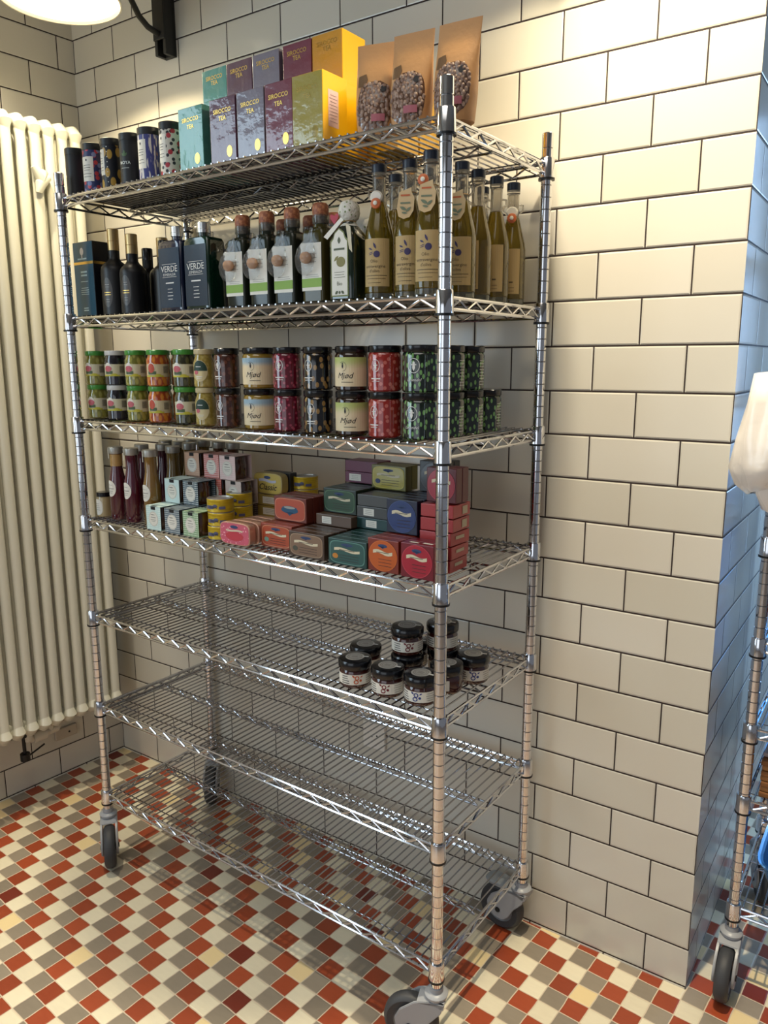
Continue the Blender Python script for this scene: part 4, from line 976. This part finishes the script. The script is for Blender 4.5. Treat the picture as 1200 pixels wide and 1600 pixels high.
# tins and printed cartons
def oct_(x, z, a, b2, c):
    return [(x-a+c, z-b2), (x+a-c, z-b2), (x+a, z-b2+c), (x+a, z+b2-c), (x+a-c, z+b2), (x-a+c, z+b2), (x-a, z+b2-c), (x-a, z-b2+c)]
def tin_face(t, w_, h_, face, edge, rnd=False, blob=None, y=0.0, cream=True):
    if rnd: sh = [ell(0, h_*.5, w_*.46, h_*.47, 34)]; s2 = [ell(0, h_*.5, w_*.44, h_*.445, 34)]
    else: sh = [ell(0, h_*.5, w_*.455, h_*.44, 34, 5)]; s2 = [ell(0, h_*.5, w_*.435, h_*.405, 34, 5)]
    p0 = decal('face_border', sh, flat(y), mat('border_'+edge, edge, .4), t)
    decal('face_panel', s2, flat(y), mat('panel_'+face, face, .35, coat=.3), p0, .0007)
    decal('ribbon', banner(0, h_*.60, w_*(.62 if rnd else .66), h_*.10, h_*.035), flat(y), mat('cream_ribbon', 'CFC4A6', .5), p0, .0011)
    decal('emblem', [ell(0, h_*.80, w_*.15, h_*.055, 18), [(-.008, h_*.79), (.008, h_*.79), (0, h_*.71)]], flat(y), mat('blue_emblem', '2E3F66', .5), p0, .0011)
    decal('lettering', [rect(.006, h_*(.40-.10*k), w_*(.42 if rnd else .5), .0010) for k in range(3)]+[rect(0, h_*.60, w_*.4, .0012)], flat(y), mat('dark_tone_print', '3A2E2A', .5), p0, .0014)
    if blob: decal('drawing', [ell(-w_*.30, h_*.34, w_*.075, h_*.10, 14)], flat(y), mat('drawing_'+blob, blob, .5), p0, .0014)
def pack(u, v, z, w_, d_, h_, side, label, face=None, edge=None, rnd=False, blob=None, group=None, rot=0.0, sticker=None, dark=True):
    t = thing('fish_tin_box', label, 'boxed tin', P(u, v, z+EPS), RA+rot, group)
    obj('carton', box(w_-.0012, d_-.0008, h_-.0006, (0, d_/2, h_/2), .0014), mat('carton_'+side, side, .4, coat=.2), t)
    if face: tin_face(t, w_, h_, face, edge or side, rnd, blob)
    if sticker:
        sx, sw = sticker
        decal('sticker', [rect(sx, h_*.5, sw, h_*.62)], flat(0), PAPER, t); decal('lettering', lines(sx, h_*.66, sw*.7, 3, .004, .0008), flat(0), mat('soft_grey_print', '8E8C84', .5), t, .0009)
    return t
def run(u, v, z, n, w_, h_, side, label, face, edge=None, rnd=False, blob=None, dt=.0265):
    g = 'row of '+label
    for k in range(n):
        l = label+', foremost' if k == 0 else ' '.join(label.split(' with')[0].split(' standing')[0].split(' resting')[0].split(' at the')[0].split(' on top')[0].split()[:7])+', lined up behind the foremost one'
        pack(u+random.uniform(-.0008, .0008), v+dt*k, z, w_, dt-.001, h_, side, l, face if k == 0 else None, edge, rnd, blob, g)
# rounded pink tins standing on edge
def pink_tin(u, v, label, k):
    t = thing('fish_tin', label, 'tin', P(u, v, Z[4]+EPS), RA+.02, 'pink tins standing on edge')
    w_, h_, d_ = .1, .056, .022
    def slab(y0, y1, s):
        vs, fs = [], []; o = ell(0, h_/2, w_/2*s, h_/2*s, 36, 5); n = len(o)
        return o
    o = ell(0, h_/2, w_/2, h_/2, 40, 4.5); n = len(o); vs, fs = [], []
    sc = lambda s: [(x*s, h_/2+(z-h_/2)*(1-(1-s)*1.6)) for x, z in o]
    for y, s in ((0, .97), (.0012, 1.0), (d_*.35, 1.0), (d_*.37, .985), (d_-.0012, .985), (d_, .95)):
        vs += [(x, y, z) for x, z in sc(s)]
    for i in range(5):
        for q in range(n): fs.append((i*n+q, i*n+(q+1) % n, (i+1)*n+(q+1) % n, (i+1)*n+q))
    fs.append(tuple(reversed(range(n)))); fs.append(tuple(5*n+q for q in range(n)))
    obj('tin_body', mesh('tin', vs, fs, None, True, .6), mat('rose_gold_tin', (0.62, .36, .26), .3, .6), t)
    if k == 0:
        p0 = decal('face_panel', [ell(0, h_/2, w_*.47, h_*.45, 36, 5)], flat(0), mat('pink_dotted_print', 'C4586C', .35, coat=.3, pats=(('spots', 'E8A8B0', 120, .22, .3, 'Object'),)), t)
        decal('drawing', [ell(0, h_*.40, w_*.30, h_*.20, 24)], flat(0), mat('coral_red_print', 'B83A44', .4), p0, .0009)
        decal('ribbon', banner(0, h_*.64, w_*.55, h_*.07, -h_*.02), flat(0), mat('cream_ribbon', 'CFC4A6', .5), p0, .0012)
        decal('emblem', [ell(0, h_*.80, w_*.13, h_*.07, 18)], flat(0), mat('blue_emblem', '2E3F66', .5), p0, .0012)
for k in range(4): pink_tin(.607+.003*k, .002+.0275*k, ['pink patterned tin with a red oval, frontmost of the four', 'second pink tin leaning in line behind the patterned one', 'third pink tin in the line behind the patterned one', 'rearmost pink tin in line behind the patterned one'][k], k)
SQ, FH = .1055, .0575
run(.711, .036, Z[4], 4, .100, FH, '8A4030', 'orange red boxed tin with wavy ribbon at the bottom', 'A84A2E', 'C08060', blob='6A8A7A')
def dolphin():
    for k in range(3):
        t = pack(.719, .077+.0265*k, Z[4]+FH+.001, .104, .0255, FH+.002, '6A2E24', ['orange tin box with a blue fish picture on top of the red ones, frontmost', 'dark red tin box right behind the blue fish one', 'rearmost dark red tin box behind the blue fish one'][k], group='tins lined up behind the blue fish box')
        if k == 0:
            p0 = decal('face_border', [ell(0, .0295, .048, .0262, 34, 5)], flat(0), mat('border_E09070', 'C88064', .4), t)
            decal('face_panel', [ell(0, .0295, .046, .0240, 34, 5)], flat(0), mat('panel_B8503A', 'B0503A', .35), p0, .0007)
            decal('drawing', [ell(0, .028, .027, .0085, 24), [(-.012, .023), (.012, .023), (0, .014)], leafp(0, .034, .05, .008, 0)], flat(0), mat('deep_blue_print', '24506E', .4), p0, .0012)
            decal('drawing', [ell(0, .034, .018, .003, 20)], flat(0), mat('pale_grey_print', '9A9C94', .5), p0, .0015)
        if k == 0: decal('sticker', [rect(-.015, .010, .04, .010)], topm(FH+.0016), mat('grey_sticker', '8E8A84', .5), t)
dolphin()
run(.829, .008, Z[4], 8, SQ, FH, '4A382C', 'brown boxed tin with cream ribbon', '7E6450', '9A846C', blob='4A4A3E')
run(.947, .006, Z[4], 9, SQ, FH, '20403C', 'dark teal boxed tin with small orange drawing', '2E5450', '5E8A80', blob='B87A2E')
for j_ in range(2):
    pack(.838-.003*j_, .094+.058*j_, Z[4]+FH+.001, SQ, .056, .0262, '5E4838', ['brown tin box lying flat with a white sticker, behind the brown ones', 'brown tin box lying flat in the row behind the stickered one'][j_], sticker=(-.020, .028) if j_ == 0 else None)
run(.838, .118, Z[4]+FH+.0278, 5, .098, FH, '24342C', 'dark green boxed tin with cream ribbon', '2C4A34', '5A7A58')
for k, (c, s) in enumerate((('1E3E3C', 1), ('4A4A48', 1), ('4E4E4C', 0))):
    for j_ in range(2):
        l_ = ['teal tin box lying flat with a sticker, lowest of three', 'grey tin box lying flat with a sticker, between teal and plain grey', 'plain grey tin box lying flat on top of the stickered one'][k]
        if j_ == 1: l_ = 'flat tin box in the second row of the pile, '+['lowest', 'in the middle', 'topmost'][k]
        pack(.936+.002*k, .116+.058*j_, Z[4]+FH+.001+.0264*k, .098, .056, .0262, c, l_, sticker=(([-.005, 0, 0][k]-.014*(k == 1)), .030) if s and j_ == 0 else None)
for k in range(2): pack(.834, .206, Z[4]+.1445+.0272*k, .098, .056, .0268, '6A2E48', ['magenta tin box lying flat with a white sticker, below its twin', 'magenta tin box lying flat on top of the stickered one'][k], sticker=(-.018, .036) if k == 0 else None)
run(.926, .190, Z[4]+.139, 2, .098, FH, '6A6420', 'yellow boxed tin with cream ribbon standing high up', 'A8982A', 'C8BC5A', blob='3A4468')
RW, RH_ = .0795, .0705
run(1.040, .010, Z[4], 9, RW, RH_, '7A2C1C', 'orange round faced tin box at the bottom', 'B8561E', 'C86A30', rnd=True)
run(1.125, .008, Z[4], 2, .0800, RH_+.002, '6E1420', 'bright red round faced tin box at the bottom right', 'A01E30', 'B83A48', rnd=True)
for o_ in (0,): decal('sticker', [rect(-.012, .010+.012*k, .022, .007) for k in range(1)]+[rect(.018, .014, .022, .008)], topm(RH_+.002), PAPER, [x for x in bpy.data.objects if x.get('label', '').startswith('bright red round faced')][0])
run(1.044, .072, Z[4]+RH_+.001, 6, RW, .074, '1E2238', 'navy blue round faced tin box resting on the orange ones', '26386A', '3A4A7A', rnd=True)
for k in range(5):
    t = pack(1.126+random.uniform(-.004, .004), .076, Z[4]+.0290*k, .078, .075, .0272, 'A83A3A', ['salmon red tin box lying flat, lowest of the five by the right post', 'salmon red flat tin box, second from the bottom by the right post', 'salmon red flat tin box in the middle of the five', 'salmon red flat tin box, fourth up, with a barcode', 'topmost of the five flat salmon red tin boxes'][k], rot=random.uniform(-.05, .05))
    decal('sticker', [rect(.050, .0136, .022, .017)] if k > 2 else [rect(.036, .016, .034, .007)], sidem(.0390), mat('pale_sticker', 'B8A88C' if k < 3 else 'A8A088', .5), t)
run(1.131, .088, Z[4]+.1460, 2, .0720, .072, '5A1E24', 'red round faced tin box on top of the flat pile', '9A2A38', 'B0404C', rnd=True)
run(1.052, .186, Z[4]+RH_+.0755, 2, .075, .070, '1E1E20', 'charcoal round faced tin box at the top beside the red one', '2E2C2E', '4A4648', rnd=True)
# Classic tins
for k in range(3):
    t = pack(.528, .196, Z[4]+.0296*k, .100, .060, .0290, 'A08A48', ['yellow tin lying flat, lowest under the Classic tin', 'yellow tin lying flat with sticker, middle one under the Classic tin', 'yellow tin lying flat with sticker, directly under the Classic tin'][k], sticker=(.012, .055), group='yellow tins under the Classic one')
t = thing('fish_tin', 'yellow rounded tin with the word Classic standing on flat tins', 'tin', P(.528, .200, Z[4]+.0895), RA)
o = ell(0, .0285, .051, .0285, 40, 4.5); vs, fs = [], []; n = len(o)
for y, s in ((0, .97), (.0012, 1.0), (.024, 1.0), (.0255, .96)): vs += [(x*s, y, .0285+(z-.0285)*s) for x, z in o]
for i in range(3):
    for q in range(n): fs.append((i*n+q, i*n+(q+1) % n, (i+1)*n+(q+1) % n, (i+1)*n+q))
fs.append(tuple(reversed(range(n)))); fs.append(tuple(3*n+q for q in range(n)))
obj('tin_body', mesh('tin', vs, fs, None, True, .6), mat('gold_tin', (0.5, .40, .18), .35, .5), t)
p0 = decal('face_panel', [ell(0, .0285, .048, .0258, 36, 5)], flat(0), mat('panel_classic', 'C2AC58', .35, coat=.3), t)
decal('ribbon', banner(0, .036, .062, .007, .002), flat(0), mat('silver_ribbon', 'B8B8C4', .4), p0, .0009)
decal('emblem', [ell(0, .045, .012, .004, 18)], flat(0), mat('blue_emblem', '2E3F66', .5), p0, .0012)
decal('lettering', [text('Classic', 0, .012, .023, shear=.3, bold=.01)], flat(0), INK, p0, .0012)
pack(.535, .228, Z[4]+.0895, .095, .028, .0560, '1E1E22', 'black boxed tin standing behind the Classic tin')

# ---------------- fifth shelf: squat jars
def squat(u, v, z, inkc, label, rot):
    t = thing('honey_jar', label, 'jar', P(u, v, z+EPS), RA+rot, 'squat jars with black lids on the fifth shelf'); t.name = 'squat_jar'
    r = .0355
    obj('glass', lathe([(0, 0), (r-.004, 0), (r-.001, .003), (r, .007), (r, .034), (r-.002, .040), (r-.004, .043), (0, .043)], 36), mat('dark_red_preserve', '3E1812', .06, coat=1), t)
    obj('lid', lathe([(0, .0425), (r+.0005, .0425), (r+.0022, .045), (r+.0022, .0585), (r, .0620), (r-.003, .0630), (0, .0630)], 36), BLACKLID, t)
    lb = decal('label', [rect(-.002, .0215, .118, .0235)], cylm(r), PAPER, t)
    decal('lettering', lines(-.018, .029, .020, 4, .0052, .0017, left=True)+lines(.040, .029, .022, 4, .005, .0007), cylm(r), INK, lb, .0008)
    PM = mat('berry_print_'+inkc, inkc, .5)
    decal('drawing', ring(.008, .026, .0052, .0052, .0022, 14)+ring(.006, .017, .0056, .005, .0022, 14)+[ell(.016, .020, .003, .003, 10), leafp(.0, .030, .008, .004, 2.4), leafp(.018, .029, .007, .003, .6)], cylm(r), PM, lb, .0008)
    tp = decal('top_sticker', [ell(0, 0, .0215, .0215, 30)], topm(.0630), mat('pale_grey_sticker', 'A8A49C', .45), t)
    decal('sticker_print', ring(0, 0, .0165, .0165, .0010)+ring(0, 0, .0125, .0125, .0006)+[rect(0, .003-.004*k, .014, .0012) for k in range(3)], topm(.0630), mat('dark_grey_print', '4E4A46', .5), tp, .0007)
    decal('seal_tab', [rect(.024, 0, .014, .006)], topm(.0630), mat('silver_foil_tab', 'C8C6C0', .3), t, .0010)
    return t
BL, RD, OR = '2A3A7A', '6E1E28', 'B8542A'
squat(.938, .042, Z[5], OR, 'squat jar with orange berry drawing, leftmost in the front row', .55)
squat(1.027, .045, Z[5], RD, 'squat jar with dark red drawing, middle of the front row', .15)
squat(1.109, .052, Z[5], BL, 'squat jar with blue drawing, nearest to the front post', .05)
squat(.908, .122, Z[5], RD, 'squat jar in the second row at the left', .3)
squat(1.020, .132, Z[5], RD, 'squat jar in the middle of the second row under the upper one', .3)
squat(1.124, .134, Z[5], RD, 'squat jar in the second row just right of the front post', -.9)
squat(.985, .208, Z[5], RD, 'squat jar at the back left of the group', .3)
squat(1.066, .214, Z[5], RD, 'squat jar at the back under the second upper one', .3)
squat(1.145, .215, Z[5], BL, 'squat jar with blue drawing at the right end of the back row', .35)
squat(1.016, .137, Z[5]+.0635, RD, 'squat jar with red drawing standing on top of the others in front', .45)
squat(1.068, .206, Z[5]+.0635, OR, 'squat jar on the upper layer partly hidden by the front post', .2)

# ============================================================ goods on the second rack
def rbag():
    # a bundle of thin white plastic bags hung on the corner post
    def lobe(rings, n=36):
        vs, fs = [], []
        rnd = random.Random(3)
        for i, (z, cx, cy, a, b2) in enumerate(rings):
            for k in range(n):
                t_ = 2*PI*k/n; f = 1+.07*math.sin(5*t_+i*.7)+.05*math.sin(9*t_-i*1.1)
                vs.append((cx+a*f*math.cos(t_), cy+b2*f*math.sin(t_), z+.004*math.sin(3*t_)))
        for i in range(len(rings)-1):
            for k in range(n): fs.append((i*n+k, i*n+(k+1) % n, (i+1)*n+(k+1) % n, (i+1)*n+k))
        fs.append(tuple(range(n))); fs.append(tuple(reversed([(len(rings)-1)*n+k for k in range(n)])))
        return mesh('bag', vs, fs, None, True)
    W_ = mat('thin_white_plastic', 'ECE4DA', .3, trans=.15, coat=.4, bump=(7, .5, .012))
    t = thing('plastic_bag', 'bundle of thin white plastic bags hanging on the post at the right edge', 'plastic bag', (0.096, 0.0, 1.30))
    obj('bag', lobe([(.182, .010, -.005, .016, .030), (.176, .000, -.005, .062, .036), (.12, -.005, -.008, .066, .042), (.05, -.010, -.012, .072, .046), (-.01, -.018, -.015, .070, .046), (-.045, -.030, -.015, .046, .036), (-.064, -.036, -.014, .020, .020)]), W_, t)
    obj('bag', lobe([(.12, .040, .0, .05, .03), (.02, .025, -.002, .055, .042), (-.06, .012, -.004, .055, .042), (-.095, .015, -.004, .040, .030), (-.108, .020, -.004, .016, .014)]), W_, t)
rbag()
for k in range(7):
    t = tag(obj('paper_sheet_pack', box(.30+.01*(k % 3), .26, .0125, (0, 0, 0), .003), mat('brown_folded_paper_%d' % (k % 2), ['7A4E26', '9A6A3A'][k % 2], .7), None, (.255+.006*(k % 3), .232+.004*(k % 2), .5075+.0132*k)), 'folded brown paper bag in the pile on the second rack', 'paper bag', 'pile of brown paper bags on the second rack')
    t.name = 'brown_paper_bag'
t = tag(obj('paper_sheet', box(.28, .24, .010, (0, 0, 0), .003), mat('pinkish_grey_paper', 'A89A98', .7), None, (.246, .238, .601)), 'pale greyish paper bag on top of the brown pile on the second rack', 'paper bag'); t.name = 'pale_paper_bag'
BLU = mat('blue_plastic_tray', '4E8AC0', .15, trans=.3, coat=.5)
def tray(loc, label, m_, a=.16, b2=.13, h_=.09):
    t = thing('plastic_tray', label, 'tray', loc)
    obj('shell', loft([(0, a*.8, b2*.8, 5), (h_*.5, a*.93, b2*.93, 5), (h_-.004, a, b2, 5), (h_, a+.008, b2+.008, 5), (h_-.001, a+.008, b2+.008, 5), (h_-.005, a-.004, b2-.004, 5), (h_*.5, a*.9, b2*.9, 5), (.005, a*.76, b2*.76, 5)], 36), m_, t)
tray((.275, .25, .2175), 'light blue plastic tray on the lowest shelf of the second rack', BLU)
tag(obj('bread_loaf', loft([(0, .10, .07, 2.2), (.01, .125, .085, 2.2), (.05, .128, .088, 2), (.09, .10, .07, 2), (.105, .04, .03, 2)], 30), mat('brown_crust', '6A3818', .6), None, (.250, .24, .8885)), 'brown loaf lying on the second rack below the white bags', 'bread')
tray((.285, .25, .6815), 'pale blue plastic tray on the shelf above the paper bags', mat('pale_blue_film', '8EB4D8', .1, trans=.4), .17, .15, .11)
tray((.295, .25, 1.1215), 'blue plastic tray behind the hanging white bags', BLU, .18, .15, .14)
tag(obj('copper_pot', loft([(0, .06, .06, 2), (.005, .075, .075, 2), (.09, .08, .08, 2), (.094, .083, .083, 2), (.09, .078, .078, 2), (.008, .072, .072, 2)], 36), mat('amber_copper', 'D08A30', .25, .6), None, (.18, .22, 1.4215)), 'small amber coloured pot on the second rack above the white bags', 'pot')
